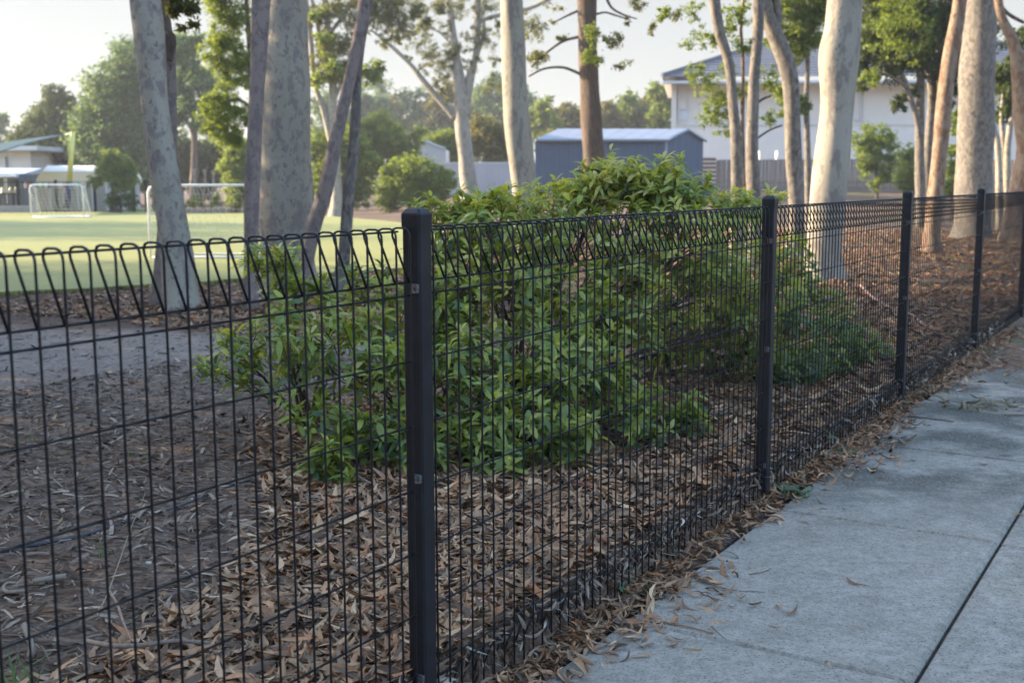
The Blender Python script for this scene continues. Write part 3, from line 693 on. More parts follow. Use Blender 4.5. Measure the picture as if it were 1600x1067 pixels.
T2 = gum('slim grey-pink gum trunk just left of the thickest trunk', (393, 487), 10.6,
    [P_(10.6, 392, 26), (392, 440, 23), (393, 380, 22), (394, 300, 23), (396, 250, 23), (400, 160, 22), (404, 90, 24), (408, 0, 28), (412, -60, 28)], BK_pink, ((0.2, 0.1, 6, 0.08), (0.3, 0.3, 9, 0.05)), 0.15, 0.8, 2)
T3 = gum('thickest gum trunk, pale with grey blotches, behind the left fence panel', (450, 455), 12.6,
    [P_(12.6, 452, 104), (450, 430, 92), (447, 360, 86), (446, 300, 85), (446, 225, 81), (447, 150, 76), (448, 70, 66), (449, 0, 56), (450, -60, 52)], BK_gum, ((0.0, 0.2, 6, 0.16), (0.3, 0.5, 10, 0.10)), 0.12, 1.5, 3)
T4 = gum('slender pinkish trunk leaning right across the thickest trunk', (468, 480), 11.9,
    [P_(11.9, 466, 34), (474, 430, 26), (492, 350, 24), (508, 300, 23), (523, 225, 22), (540, 150, 18), (556, 80, 17), (568, 20, 19), (576, -40, 19)], BK_pink, ((0.3, 0.1, 5, 0.06), (0.8, 0.3, 7.5, 0.04)), 0.2, 0.7, 4)
T5 = gum('thin grey trunk curving up just right of the leaning one', (528, 470), 12.2,
    [P_(12.2, 522, 36), (532, 435, 24), (538, 400, 19), (545, 300, 19), (553, 225, 17), (557, 150, 15), (562, 100, 10), (570, 40, 11), (584, -30, 12)], BK_grey, ((0.3, 0.3, 5, 0.04), (0.9, 0.3, 7, 0.03)), 0.2, 0.6, 5)
T8 = gum('smooth cream gum trunk with sunlit left side behind the big shrub', (828, 400), 15.5,
    [P_(15.5, 830, 46), (822, 345, 38), (815, 260, 38), (808, 187, 39), (803, 100, 36), (799, 0, 35), (797, -60, 35)], BK_cream, ((0, 0.2, 6, 0.12), (0.2, 0.4, 10, 0.07)), 0.15, 1.1, 6)
T9 = gum('dark rough-barked tree trunk standing before the blue-grey shed', (930, 372), 24,
    [P_(24, 936, 40), (930, 300, 34), (926, 220, 32), (921, 130, 30), (918, 80, 29), (917, 0, 30), (916, -60, 30)], BK_rough, ((0, .3, 8, 0.16), (0.3, .5, 12, 0.1)), 0.15, 1.3, 7)
for pp in ([(905, 58, 5), (880, 65, 4), (855, 82, 3.5), (830, 105, 3)], [(906, 116, 5), (880, 106, 4), (850, 108, 3.5), (826, 120, 3)], [(908, 15, 5), (880, 28, 3), (862, 38, 2)], [(928, 24, 4), (945, 20, 3), (960, 24, 3), (985, 32, 2)], [(945, -10, 5), (955, 12, 4), (975, 24, 3), (995, 30, 2)]):
    limb(pp, 'limb', BK_rough, T9, 24, None, 1, 0, 6)
crown([(925, 55, 14), (932, 90, 10), (945, 60, 8), (922, 85, 12)], 23.5, 1100, 0.065, L_yel, T9, 'leaf_spray', 0.5)
crown([(960, 70, 18), (975, 90, 16), (968, 105, 10), (1022, 40, 14), (1030, 55, 8), (985, 35, 12), (990, 0, 14), (830, 40, 22), (840, 90, 18), (860, 20, 18), (1000, 10, 16), (1050, 20, 16), (880, 60, 10)], 24, 2600, 0.065, L_gum, T9, 'leaf_spray', 0.35)
T10 = gum('pale twin-stemmed gum, its curved left stem before the house window', (1150, 400), 15.8,
    [P_(15.8, 1152, 26), (1151, 320, 18), (1151, 230, 18), (1145, 160, 15), (1139, 100, 15), (1124, 50, 17), (1116, 0, 18), (1108, -60, 18)], BK_grey, ((-0.3, 0.1, 6, 0.06), (-0.5, 0.3, 8, 0.04)), 0.2, 0.8, 8)
limb([P_(16.2, 1178, 28), (1178, 320, 22), (1175, 230, 20), (1178, 130, 17), (1184, 60, 17), (1186, 0, 18), (1186, -50, 18)], 'trunk', BK_grey, T10, 16.2, ((0.1, 0.2, 6, 0.07), (0.1, 0.3, 9, 0.05)), 9, 0.2, 12)
limb([P_(16.6, 1165, 9), (1163, 300, 7), (1160, 200, 6), (1161, 100, 5), (1158, 30, 5), (1170, -40, 4)], 'trunk', BK_brown, T10, 16.6, None, 10, 0, 8)
limb([(1168, 190, 5), (1185, 160, 4), (1205, 150, 3)], 'limb', BK_rough, T10, 16.4, None, 10, 0, 6)
limb([(1176, 222, 4), (1200, 205, 3), (1222, 196, 2.5)], 'limb', BK_rough, T10, 16.4, None, 10, 0, 6)
crown([(1085, 115, 22), (1110, 135, 26), (1120, 165, 24), (1105, 185, 14), (1075, 70, 14), (1120, 60, 18), (1155, 20, 26), (1165, 75, 20), (1140, 110, 18), (1085, 20, 18), (1040, 20, 14), (1130, 200, 20), (1200, 120, 22), (1205, 185, 16), (1160, 140, 20), (1145, 45, 24), (1100, 60, 22)], 16.6, 9000, 0.042, L_yel, T10, 'leaf_spray', 0.3)
T11 = gum('wavy pale gum trunk bending left at the top, left of the fat cream trunk', (1240, 405), 17.3,
    [P_(17.3, 1240, 34), (1243, 380, 28), (1244, 310, 26), (1240, 250, 25), (1237, 150, 24), (1229, 100, 25), (1209, 50, 25), (1195, 10, 22), (1190, -50, 20)], BK_grey, ((-0.2, 0.1, 6, 0.08), (-0.3, 0.2, 9, 0.05)), 0.15, 0.9, 11)
limb([(1212, 50, 14), (1216, 20, 13), (1210, -10, 12), (1206, -50, 11)], 'limb', BK_grey, T11, 17.3, ((0, 0, 5, .04),), 3, 0, 10)
T12 = gum('fat smooth cream-grey trunk just left of the third fence post', (1288, 440), 13.7,
    [P_(13.7, 1288, 66), (1285, 400, 57), (1292, 330, 58), (1301, 250, 55), (1308, 160, 52), (1310, 90, 58), (1316, 50, 54), (1320, 0, 52), (1326, -60, 50)], BK_cream, ((0.2, 0.2, 6, 0.15), (0.5, 0.4, 10, 0.09)), 0.12, 1.2, 12)
T14 = gum('leaning trunk with peeling orange-brown bark, sunlit on its left', (1457, 398), 18.6,
    [P_(18.6, 1456, 34), (1456, 370, 27), (1462, 300, 24), (1472, 200, 24), (1483, 100, 23), (1494, 40, 21), (1500, 0, 20), (1508, -60, 20)], BK_brown, ((0.4, 0.1, 6, 0.08), (0.9, 0.2, 9, 0.05)), 0.15, 0.9, 13)
T15 = gum('broad straight speckled grey trunk behind the fourth fence post', (1520, 371), 24.0,
    [P_(24, 1518, 66), (1520, 345, 57), (1521, 300, 56), (1526, 150, 51), (1532, 0, 48), (1534, -60, 48)], BK_grey, ((0, 0.2, 8, 0.3), (0.3, 0.4, 12, 0.18)), 0.12, 1.6, 14)
T16 = gum('pale forked gum at the right edge of the picture behind the mesh', (1595, 350), 22,
    [P_(22, 1592, 60), (1596, 320, 46), (1606, 250, 36), (1600, 190, 30), (1594, 130, 26), (1584, 70, 17), (1566, 30, 14), (1560, 0, 13), (1556, -40, 12)], BK_brown, ((-0.3, 0.2, 7, 0.08), (-0.5, 0.4, 9, 0.05)), 0.25, 0.8, 15)
limb([(1598, 140, 14), (1610, 90, 12), (1625, 40, 10)], 'limb', BK_grey, T16, 22, None, 4, 0, 8)
limb([(1556, 0, 6), (1575, 22, 6), (1600, 36, 5)], 'limb', BK_rough, T16, 22.2, None, 4, 0, 8)

# multi-stemmed dark-crowned tree
T13 = tree_e('multi_stem_tree', 1448, 350, 30, 'dark-crowned tree with several slim pale stems behind the peeling trunk')
limb([P_(30, 1440, 18), (1437, 250, 15), (1438, 160, 13), (1438, 100, 12), (1432, 40, 12), (1428, -30, 11)], 'trunk', BK_grey, T13, 30, None, 1, .2, 10)
limb([P_(30.3, 1452, 18), (1450, 250, 14), (1456, 160, 13), (1454, 100, 14), (1448, 40, 13), (1446, -30, 12)], 'trunk', BK_grey, T13, 30.3, None, 2, .2, 10)
limb([(1438, 215, 10), (1428, 170, 8), (1416, 135, 7), (1405, 110, 6), (1385, 98, 5), (1360, 80, 4)], 'limb', BK_grey, T13, 29.7, None, 3, 0, 8)
limb([(1418, 138, 6), (1400, 124, 4), (1380, 112, 3)], 'limb', BK_grey, T13, 29.6, None, 3, 0, 6)
limb([P_(30.8, 1466, 12), (1470, 220, 9), (1466, 150, 8), (1470, 60, 8), (1478, -20, 7)], 'limb', BK_rough, T13, 30.8, None, 3, 0, 6)
crown([(1375, 50, 44), (1420, 30, 50), (1475, 40, 48), (1395, 100, 34), (1455, 90, 42), (1352, 95, 26), (1355, 20, 30), (1500, 100, 34), (1420, 145, 20), (1400, 165, 14), (1480, 150, 20), (1430, -30, 60), (1370, -20, 40), (1500, 10, 40), (1520, 130, 26), (1345, 60, 26), (1540, 60, 30), (1350, 130, 20)], 30, 30000, 0.12, L_dark, T13, 'crown', 0.26)
crown([(1365, 120, 20), (1395, 60, 40), (1440, 60, 40), (1410, 10, 40)], 29, 2600, 0.12, L_mid, T13, 'crown', 0.3)
T17 = tree_e('small_tree', 1570, 320, 27, 'small dark tree with three green-grey stems between the two rightmost trunks')
for k, pp in enumerate(([P_(27, 1562, 12), (1560, 240, 10), (1554, 205, 9), (1548, 180, 8)], [P_(27.2, 1577, 14), (1574, 250, 11), (1578, 200, 9), (1586, 165, 8), (1592, 130, 6)], [P_(27.1, 1568, 10), (1568, 230, 8), (1565, 180, 7), (1572, 120, 6)])):
    limb(pp, 'trunk', BK_gum, T17, 27+0.1*k, None, k, .1, 8)
crown([(1565, 130, 26), (1580, 110, 26), (1590, 160, 26), (1570, 175, 18), (1595, 60, 22)], 27.3, 4200, 0.12, L_dark, T17)

# sunlit loose crown behind the wavy trunk
T18 = tree_e('small_tree', 1262, 330, 26, 'loose yellow-green crown between the wavy trunk and the fat cream trunk')
limb([P_(26, 1264, 12), (1262, 250, 10), (1260, 160, 8), (1262, 90, 7), (1256, 30, 6)], 'trunk', BK_grey, T18, 26, None, 2, 0, 8)
crown([(1245, 40, 34), (1272, 20, 34), (1265, 60, 26), (1222, 150, 20), (1252, 165, 14), (1230, 175, 12), (1280, -20, 40), (1220, 10, 30), (1240, 80, 26), (1210, 60, 20)], 26, 15000, 0.09, L_yel, T18, 'crown', 0.3)

# sunlit broad-leaved tree left of the thin trunk
T19 = tree_e('broad_leaved_tree', 388, 360, 24, 'bright yellow-green leafy tree hanging between the leftmost gum and the slim trunk')
limb([P_(24, 404, 16), (400, 300, 13), (396, 200, 11), (392, 100, 9), (386, 20, 7), (380, -60, 5)], 'trunk', BK_rough, T19, 24.0, None, 2, .2, 8)
for pp in ([(395, 170, 5), (370, 155, 4), (345, 165, 3)], [(392, 95, 5), (365, 80, 4), (340, 78, 3)], [(388, 40, 5), (360, 20, 4), (335, 18, 3)]):
    limb(pp, 'limb', BK_rough, T19, 24, None, 1, 0, 6)
crown([(345, 12, 26), (372, 30, 26), (350, 55, 26), (335, 80, 26), (372, 85, 24), (355, 110, 22), (385, 120, 20), (345, 150, 22), (330, 175, 24), (365, 170, 26), (350, 205, 22), (368, 222, 14), (390, 190, 18), (330, -20, 26), (370, -30, 34), (320, 200, 10)], 24, 22000, 0.07, L_yel, T19, 'crown', 0.3)

# multi-limbed tree behind the leaning trunks
T6 = tree_e('forked_tree', 522, 338, 40, 'forking pale-limbed tree with yellow-green leaves right of the thickest trunk')
limb([P_(40, 524, 24), (526, 300, 16), (524, 240, 15), (519, 190, 12), (520, 120, 12), (514, 60, 10), (508, 0, 9), (505, -40, 8)], 'trunk', BK_gum, T6, 40, None, 3, .2, 12)
for pp in ([(524, 235, 11), (515, 210, 11), (505, 170, 10), (492, 130, 8), (485, 60, 8), (478, 0, 7)], [(516, 170, 7), (530, 140, 6), (537, 120, 5), (560, 90, 4)], [(504, 168, 5), (492, 160, 4), (478, 152, 4)], [(510, 60, 6), (540, 20, 5), (560, -10, 4)], [(500, 60, 7), (493, 20, 6), (484, -10, 5)]):
    limb(pp, 'limb', BK_gum, T6, 40, None, 1, 0, 8)
crown([(500, 25, 22), (530, 15, 26), (560, 35, 22), (600, 25, 26), (630, 45, 22), (510, 70, 24), (540, 70, 20), (500, 105, 22), (525, 115, 22), (545, 100, 16), (600, 62, 14), (650, 20, 18), (495, 130, 12), (585, 0, 22), (665, 35, 10), (570, 10, 26), (620, 10, 26), (690, 10, 16)], 40, 24000, 0.09, L_gum, T6, 'crown', 0.26)
crown([(500, 120, 18), (520, 100, 20), (495, 20, 14), (510, 60, 16)], 39.5, 1600, 0.15, L_yel, T6, 'leaf_spray', 0.3)
crown([(580, 122, 16), (592, 108, 12), (570, 112, 10)], 39, 900, 0.15, L_yel, T6, 'leaf_spray', 0.5)

# forked sunlit gum in the middle distance
T7 = tree_e('gum_tree', 730, 318, 46, 'sunlit forked gum with a long branch slanting up left, before the lilac fence')
limb([P_(46, 737, 34), (732, 285, 27), (727, 240, 24), (722, 190, 23), (720, 150, 22), (713, 90, 13), (706, 40, 11), (701, 0, 10), (698, -40, 9)], 'trunk', BK_cream, T7, 46, None, 5, .2, 12)
for pp in ([(726, 180, 16), (730, 155, 13), (737, 120, 10), (744, 80, 9), (746, 40, 10), (747, -20, 9)], [(712, 185, 12), (690, 160, 10), (660, 125, 9), (642, 102, 7), (615, 76, 6), (596, 60, 5), (578, 46, 3)], [(721, 150, 8), (728, 130, 7), (732, 112, 5)], [(735, 45, 7), (748, 36, 6), (765, 28, 6), (784, 24, 6), (812, 18, 6), (840, 8, 7), (870, -8, 7)], [(715, 158, 4), (696, 148, 3), (680, 130, 3)], [(745, 90, 5), (755, 60, 4), (757, 30, 3)], [(694, 22, 3), (684, 13, 3)], [(706, 70, 3), (685, 50, 2), (665, 40, 2)]):
    limb(pp, 'limb', BK_cream, T7, 46, None, 1, 0, 8)
crown([(650, 60, 20), (672, 85, 22), (695, 100, 22), (710, 80, 18), (700, 45, 14), (735, 100, 16), (760, 60, 22), (775, 95, 14), (690, 125, 18), (660, 110, 12), (720, 10, 22), (760, 10, 22), (835, 45, 22), (845, 85, 12), (660, 10, 18), (640, 90, 8), (780, 40, 10), (740, 60, 20), (670, 40, 20), (620, 60, 12), (770, 130, 18), (700, 150, 16)], 46, 19000, 0.08, L_gum, T7, 'crown', 0.22)

# backdrop of trees, each one a tree; blobs in photo pixels
BG = [
 ('broad blue-green tree behind the white tent, tallest left of the leaning gum', 62, (185, 318), L_blue, [(200, 105, 38), (165, 150, 42), (215, 150, 44), (150, 195, 36), (195, 205, 46), (235, 215, 42), (165, 245, 34), (215, 260, 34), (240, 110, 30), (225, 80, 18), (130, 220, 24), (245, 165, 30)], 15000, 0.24),
 ('dark pointed tree at the left behind the roofs', 66, (85, 318), L_dark, [(84, 142, 13), (84, 165, 20), (70, 190, 26), (100, 190, 24), (50, 215, 26), (85, 220, 34), (30, 235, 22), (110, 245, 28), (60, 250, 28), (105, 160, 14)], 10000, 0.22),
 ('pale sliver of tree at the far left edge behind the cream building', 90, (-5, 310), L_blue, [(0, 185, 14), (8, 205, 14), (-15, 200, 22), (5, 235, 20), (-20, 240, 30)], 2400, 0.25),
 ('feathery blue-green gum with a brown forked trunk right of the leftmost gum', 58, (302, 316), L_blue, [(285, 75, 24), (300, 100, 18), (315, 125, 22), (280, 130, 18), (330, 150, 20), (355, 135, 16), (290, 165, 18), (320, 195, 18), (270, 180, 16), (345, 190, 14), (270, 85, 16), (310, 60, 10)], 6500, 0.20),
 ('dark bushy tree low behind the garden beds', 66, (280, 316), L_dark, [(268, 225, 26), (295, 245, 28), (320, 250, 26), (345, 262, 24), (275, 265, 30), (315, 282, 24), (250, 280, 26), (345, 240, 18), (365, 220, 18)], 9000, 0.22),
 ('rounded dark green tree behind the round bush', 50, (545, 325), L_mid, [(535, 232, 30), (515, 262, 28), (550, 268, 32), (575, 262, 22), (535, 295, 30), (560, 240, 20), (500, 230, 22), (565, 300, 22), (500, 285, 22)], 11000, 0.16),
 ('pale olive tree rising above the round bush', 56, (600, 318), L_yel, [(560, 225, 24), (540, 205, 18), (590, 195, 20), (610, 215, 26), (580, 220, 22), (635, 235, 20), (605, 245, 24), (575, 205, 16), (655, 205, 10), (650, 220, 12)], 6500, 0.16),
 ('low olive tree behind the lilac fence beside the cream trunk', 56, (765, 300), L_olive, [(755, 205, 20), (780, 215, 22), (735, 225, 16), (765, 235, 24), (790, 240, 20), (745, 190, 12), (865, 215, 12)], 5000, 0.16),
 ('dark green tree peeping over the white gable shed', 62, (690, 310), L_mid, [(690, 225, 18), (705, 215, 14), (715, 235, 16), (690, 245, 18), (665, 230, 14)], 3500, 0.18),
 ('bright green rounded bush beside the slim trunk behind the garden beds', 45, (368, 330), L_yel, [(378, 228, 14), (372, 240, 18), (362, 262, 18), (375, 285, 20), (368, 305, 18), (385, 260, 16)], 4500, 0.13),
 ('yellow-green young tree in front of the white tent', 47, (178, 322), L_yel, [(170, 240, 12), (185, 252, 14), (165, 262, 14), (200, 258, 12), (180, 278, 18), (200, 285, 14), (150, 280, 10), (205, 270, 10)], 3600, 0.12),
]
for lab, Y, b, lm, bl, n_, sz in BG:
    T = tree_e('tree', b[0], b[1], Y, lab); n_ = int(n_*2.3); bl = [(q[0], q[1], q[2]*1.12) for q in bl]
    limb([P_(Y, b[0], 14), (b[0]+1, (b[1]+bl[0][1])/2, 9), (bl[0][0], bl[0][1]+bl[0][2]*.5, 4)], 'trunk', BK_rough, T, Y, None, 2, .2, 8)
    crown(bl, Y, n_, sz, lm, T, 'crown', 0.30)
# bare-trunked far gums glimpsed through the feathery crown
ff = bpy.data.objects[[o.name for o in bpy.data.objects if o.get('label', '').startswith('feathery')][0]]
for pp in ([(300, 300, 9), (303, 240, 8), (300, 205, 7), (285, 175, 5), (275, 150, 3)], [(302, 215, 6), (312, 180, 5), (318, 140, 4)]): limb(pp, 'limb', BK_pink, ff, 58, None, 1, 0, 6)
# far woods, trees one can tell apart
def woods(lst, Y, lm, lab, grp, dens=1.0):
    for k, (x, y0, w_, y1) in enumerate(lst):
        T = tree_e('tree', x, y1, Y + (k % 3)*5, lab[k], 'tree', grp)
        h = y1-y0; bl = [(x + w_*random.uniform(-.45, .45), y0 + h*random.uniform(.12, .9), w_*random.uniform(.25, .42)) for _ in range(7)] + [(x, y0+w_*.3, w_*.3), (x, y0+h*.5, w_*.5)]
        yy = Y + (k % 3)*5
        limb([(x, y1+10, 6), (x+2, y1-h*.4, 4), (x, y0+h*.25, 2)], 'trunk', BK_pink, T, yy, None, 1, 0, 6)
        crown(bl, yy, int(5200*dens), 0.40 if Y > 85 else 0.3, lm[k % len(lm)], T, 'crown', 0.32)
woods([(570, 130, 60, 250), (615, 150, 50, 250), (655, 130, 55, 255), (690, 140, 50, 255), (775, 110, 60, 250), (745, 130, 60, 250), (520, 150, 60, 250), (470, 170, 60, 260), (595, 120, 64, 250), (715, 120, 64, 250), (800, 120, 60, 250)], 105, [L_blue, L_olive], ['hazy far gum just right of the leaning trunks', 'hazy olive far tree left of the slanting branch of the forked gum', 'hazy far gum under the slanting branch of the forked gum', 'hazy far tree directly behind the forked gum', 'hazy far gum touching the left side of the cream trunk', 'hazy far tree between the forked gum and the cream trunk', 'hazy blue far gum behind the forking pale-limbed tree', 'hazy far tree between the thickest trunk and the forking tree', 'tall hazy far gum behind the yellow-green leaf spray of the forking tree', 'tall hazy far gum behind the crown of the forked gum', 'hazy far gum partly hidden by the cream trunk'], 'far wood in the middle')
woods([(850, 150, 44, 215), (885, 160, 40, 215), (870, 172, 50, 220), (950, 155, 36, 215), (985, 142, 44, 215), (1015, 150, 40, 215), (1035, 132, 34, 215), (1000, 168, 50, 220), (960, 175, 50, 220)], 88, [L_mid, L_olive], ['leftmost far green tree above the shed roof, beside the cream trunk', 'far tree above the shed roof, left of the dark rough trunk', 'low far tree above the left end of the shed roof', 'far tree above the shed roof, just right of the dark rough trunk', 'far tree above the middle of the shed roof', 'far tree above the right end of the shed ridge', 'tallest far tree of the row, touching the left end of the house eave', 'low wide far tree above the shed near the house', 'low far tree filling the gap right of the dark rough trunk'], 'tree row above the shed roof', 0.8)
woods([(410, 190, 50, 270), (440, 220, 60, 290), (330, 210, 50, 290)], 80, [L_dark], ['dark far tree seen between the slim trunk and the thickest trunk', 'dark far tree seen just right of the thickest trunk', 'dark far tree between the leftmost gum and the slim trunk'], 'dark trees behind the trunks', 0.8)
woods([(1600, 60, 60, 200), (1640, 40, 80, 260), (1700, 60, 90, 280)], 75, [L_olive], ['olive tree above the further house at the right edge', 'olive tree behind the further house, beyond the right edge', 'wide olive tree behind the further house, beyond the right edge'], 'olive trees behind the house', 0.8)
# round bush and other garden shrubs
def shrub(lab, Y, b, lm, bl, n_, sz, name='bush'):
    T = tree_e(name, b[0], b[1], Y, lab, 'bush'); limb([P_(Y, b[0], 6), (b[0], b[1]-14, 5), (bl[0][0], bl[0][1], 3)], 'stem', BK_rough, T, Y, None, 2, 0, 6)
    crown(bl, Y, n_, sz, lm, T, 'foliage', 0.3); return T
shrub('round feathery green bush at the corner of the turf', 44, (640, 330), L_mid, [(632, 265, 26), (655, 275, 34), (615, 295, 30), (685, 285, 26), (645, 305, 32), (678, 310, 24), (605, 312, 20), (610, 270, 18), (695, 270, 14)], 18000, 0.13)
shrub('dark grey-green mounded bush at the foot of the tent', 46, (188, 322), L_dark, [(180, 310, 14), (195, 308, 15), (205, 316, 12), (175, 318, 10)], 2600, 0.10)
shrub('pale olive bush against the timber fence left of the multi-stemmed tree', 44, (1370, 305), L_yel, [(1365, 205, 18), (1345, 222, 18), (1385, 220, 20), (1360, 240, 22), (1390, 245, 16), (1355, 262, 16), (1385, 270, 14), (1370, 285, 14)], 10000, 0.11)
shrub('rounded yellow-green bush at the foot of the multi-stemmed tree', 42, (1422, 303), L_yel, [(1422, 244, 20), (1428, 268, 24), (1412, 282, 16), (1438, 282, 16), (1420, 292, 14)], 9000, 0.11)
shrub('green bush between the peeling trunk and the broad grey trunk', 36, (1488, 318), L_mid, [(1486, 240, 14), (1490, 265, 16), (1482, 290, 16), (1494, 300, 14), (1488, 200, 12), (1500, 180, 14)], 4000, 0.12)

# screen of trees to the left of the view; they cast the shade on the bed, the path and the turf
def shade_tree(x, y, h, lab, s=1.0, low=True):
    T = empty('gum_tree', (x, y, 0.12), lab, 'tree', 'gum trees left of the view')
    mb = MB(); mb.tube([(0, 0, -0.1), (0.1, 0, h*.3), (0, 0.1, h*.6), (0.1, 0, h)], [0.22, 0.18, 0.13, 0.05], 10); mb.build('trunk', BK_gum, T, True)
    for k, (dx, dy, z, sc) in enumerate(((0, 0, h*.85, 1.0), (1.2, .8, h*.62, .95), (-1, -.9, h*.6, .95), (.4, -1.4, h*.45, .9), (-.6, 1.5, h*.42, .9), (0, 0, h*.3, .85)) if low else ((0, 0, h*.85, 1.1), (.8, .8, h*.65, 1.0))):
        o = link('crown', HC[k % 2], None, T); o.location = (dx, dy, z); o.scale = (sc*s,)*3; o.rotation_euler = (0, 0, k*1.3)
LABS = 'leafy gum in the screen of trees off to the left of the fence'
for i, (x, y, h, s) in enumerate(((-9.5, 3.2, 7.5, 1.0), (-11, 6.6, 8, 1.05), (-12.0, 10.2, 8, 1.1), (-12.5, 13.6, 7.5, 0.95), (-8.5, 0.2, 7.5, 1.0))):
    shade_tree(x, y, h, LABS, s)
for (x, y, h, s) in ((-28, 31, 7.5, 1.15), (-29, 36.5, 8, 1.2), (-13, 16.4, 6, 0.62)): shade_tree(x, y, h, LABS, s)

# ================================================================== THINGS OVER THE FIELD
M_white = plain('white_powder_coat', (0.72, 0.74, 0.76), 0.45, 0.06, 8)
M_net = plain('white_net_cord', (0.66, 0.66, 0.64), 0.8, 0.1, 20)
def goal(label, x0, x1, yb, yt, Y, deep, r, nv, rot=0.0, netn=None):
    a = at(x0, yb, Y); b = at(x1, yb, Y); t = at(x0, yt, Y)
    W_ = b[0]-a[0]; H = t[2]-0.165
    G_ = empty('football_goal', (a[0], Y, 0.165), label, 'goal', 'small football goals on the turf', rot)
    rd = 0.10*H
    f = MB()
    f.tube([(0, 0, 0), (0, 0, H-rd), (0.3*rd, 0, H-0.3*rd), (rd, 0, H), (W_-rd, 0, H), (W_-0.3*rd, 0, H-0.3*rd), (W_, 0, H-rd), (W_, 0, 0)], r, 10); f.build('frame', M_white, G_, True)
    f = MB(); f.tube([(0, 0, r), (0, deep, r), (W_, deep, r), (W_, 0, r)], r*0.8, 8); f.tube([(0, 0.0, r), (W_, 0.0, r)], r*0.8, 8); f.build('base_bar', M_white, G_, True)
    for sx_ in (0.03, W_-0.03):
        f = MB(); f.tube([(sx_, 0.0, H*0.98), (sx_, deep*0.35, H*0.93), (sx_, deep, r)], r*0.55, 6); f.build('stay', M_white, G_, True)
    nn = MB(); cr = 0.0022*Y/17
    for i in range(nv+1):
        x = W_*i/nv; sag = 0.02*math.sin(i*1.7)
        nn.tube([(x, 0, H), (x+0.03+sag, deep*.18, H*.86), (x-0.02+sag, deep*.45, H*.6), (x, deep*.75, H*.3), (x, deep, 0.02)], cr, 4, False)
    for j in range(1, 9):
        t_ = j/9; nn.tube([(W_*i/8, deep*t_ + .02*math.sin(i*2), H*(1-t_*0.95) - 0.02*math.sin(i*math.pi/2)**2) for i in range(9)], cr, 4, False)
    for sx_ in (0, W_):
        for j in range(1, 6): nn.tube([(sx_, deep*j/6*1.0, 0.02), (sx_, deep*j/6*.35, H*.95*(1-j/6*.4))], cr, 4, False)
    nn.build('net', M_net, G_); return G_
goal('near white goal standing behind the leftmost gum', 236, 452, 407, 290, 17.6, 0.8, 0.019, 19)
goal('far small white goal in front of the yellow pole', 49, 131, 339, 289, 39.5, 0.8, 0.022, 11)

M_yel = plain('yellow_pole_padding', (0.62, 0.56, 0.16), 0.6, 0.08, 4); M_navy = plain('navy_pole_padding', (0.03, 0.04, 0.10), 0.6, 0.1, 4)
pe = tree_e('sail_pole', 104, 322, 48, 'leaning yellow and navy padded pole holding the shade sail', 'pole')
mb = MB(); mb.tube([at(104, 325, 48), at(108.5, 286, 48)], 5*mpx(48), 12); wlink('lower_padding', mb.mesh('lower_padding', True, M_navy), None, pe)
mb = MB(); mb.tube([at(108.4, 287, 48), at(113.5, 207, 48)], [4.0*mpx(48), 3.7*mpx(48)], 12); wlink('upper_padding', mb.mesh('upper_padding', True, M_yel), None, pe)
M_sail = plain('teal_shade_cloth', (0.018, 0.050, 0.065), 0.9, 0.15, 3, 0.1)
se = empty('shade_sail', at(100, 213, 48), 'dark teal shade sail stretched from the yellow pole over the cream building', 'shade sail')
A0 = Vector(at(103, 211, 48)); A1 = Vector(at(-60, 262, 43)); A2 = Vector(at(-60, 240, 55)); V = []; nS = 10
for i in range(nS+1):
    for j in range(nS+1):
        u, v_ = i/nS, j/nS; q = A0.lerp(A1.lerp(A2, v_), u); q.z += 0.12*math.sin(u*math.pi); V.append(tuple(q))
mb = MB(); mb.add(V, [(i*(nS+1)+j, (i+1)*(nS+1)+j, (i+1)*(nS+1)+j+1, i*(nS+1)+j+1) for i in range(nS) for j in range(nS)])
so = wlink('cloth', mb.mesh('cloth', True, M_sail), None, se); sm = so.modifiers.new('thick', 'SOLIDIFY'); sm.thickness = 0.02
mb = MB(); mb.tube([A0, at(112, 208, 48)], 0.03, 6); wlink('tether', mb.mesh('tether', True, M_white), None, se)

# ---- small structures at the left
M_steelblue = plain('blue_grey_steel', (0.115, 0.145, 0.20), 0.5, 0.06, 3); M_steelroof = plain('pale_steel_roof', (0.36, 0.41, 0.50), 0.4, 0.06, 3)
M_cream = plain('cream_cladding', (0.56, 0.52, 0.47), 0.7, 0.05, 2); M_trim = plain('white_trim', (0.52, 0.53, 0.55), 0.5, 0.04, 2)
def hull(name, V, F, mt, parent):
    mb = MB(); mb.add(V, F); return wlink(name, mb.mesh(name, False, mt), None, parent)
BOXF = [(0, 1, 2, 3), (4, 7, 6, 5), (0, 4, 5, 1), (1, 5, 6, 2), (2, 6, 7, 3), (3, 7, 4, 0)]
def pbox(name, x0, x1, y0, y1, Y, deep, mt, parent, zbot=None, turn=0.0):
    "box whose front shows at these photo pixels at distance Y"
    a = at(x0, y1, Y); b = at(x1, y0, Y); z0 = a[2] if zbot is None else zbot; z1 = b[2]
    V = [(a[0], Y, z0), (b[0], Y, z0), (b[0], Y, z1), (a[0], Y, z1), (a[0]+deep*turn, Y+deep, z0), (b[0]+deep*turn, Y+deep, z0), (b[0]+deep*turn, Y+deep, z1), (a[0]+deep*turn, Y+deep, z1)]
    return hull(name, V, BOXF, mt, parent)
hb = empty('small_building', at(20, 262, 62), 'cream flat-roofed building peeping from under the shade sail', 'building')
pbox('wall', -60, 47, 236, 320, 62, 6, M_cream, hb, 0.0); pbox('roof', -66, 57, 228, 235.5, 61.4, 7.5, M_trim, hb)
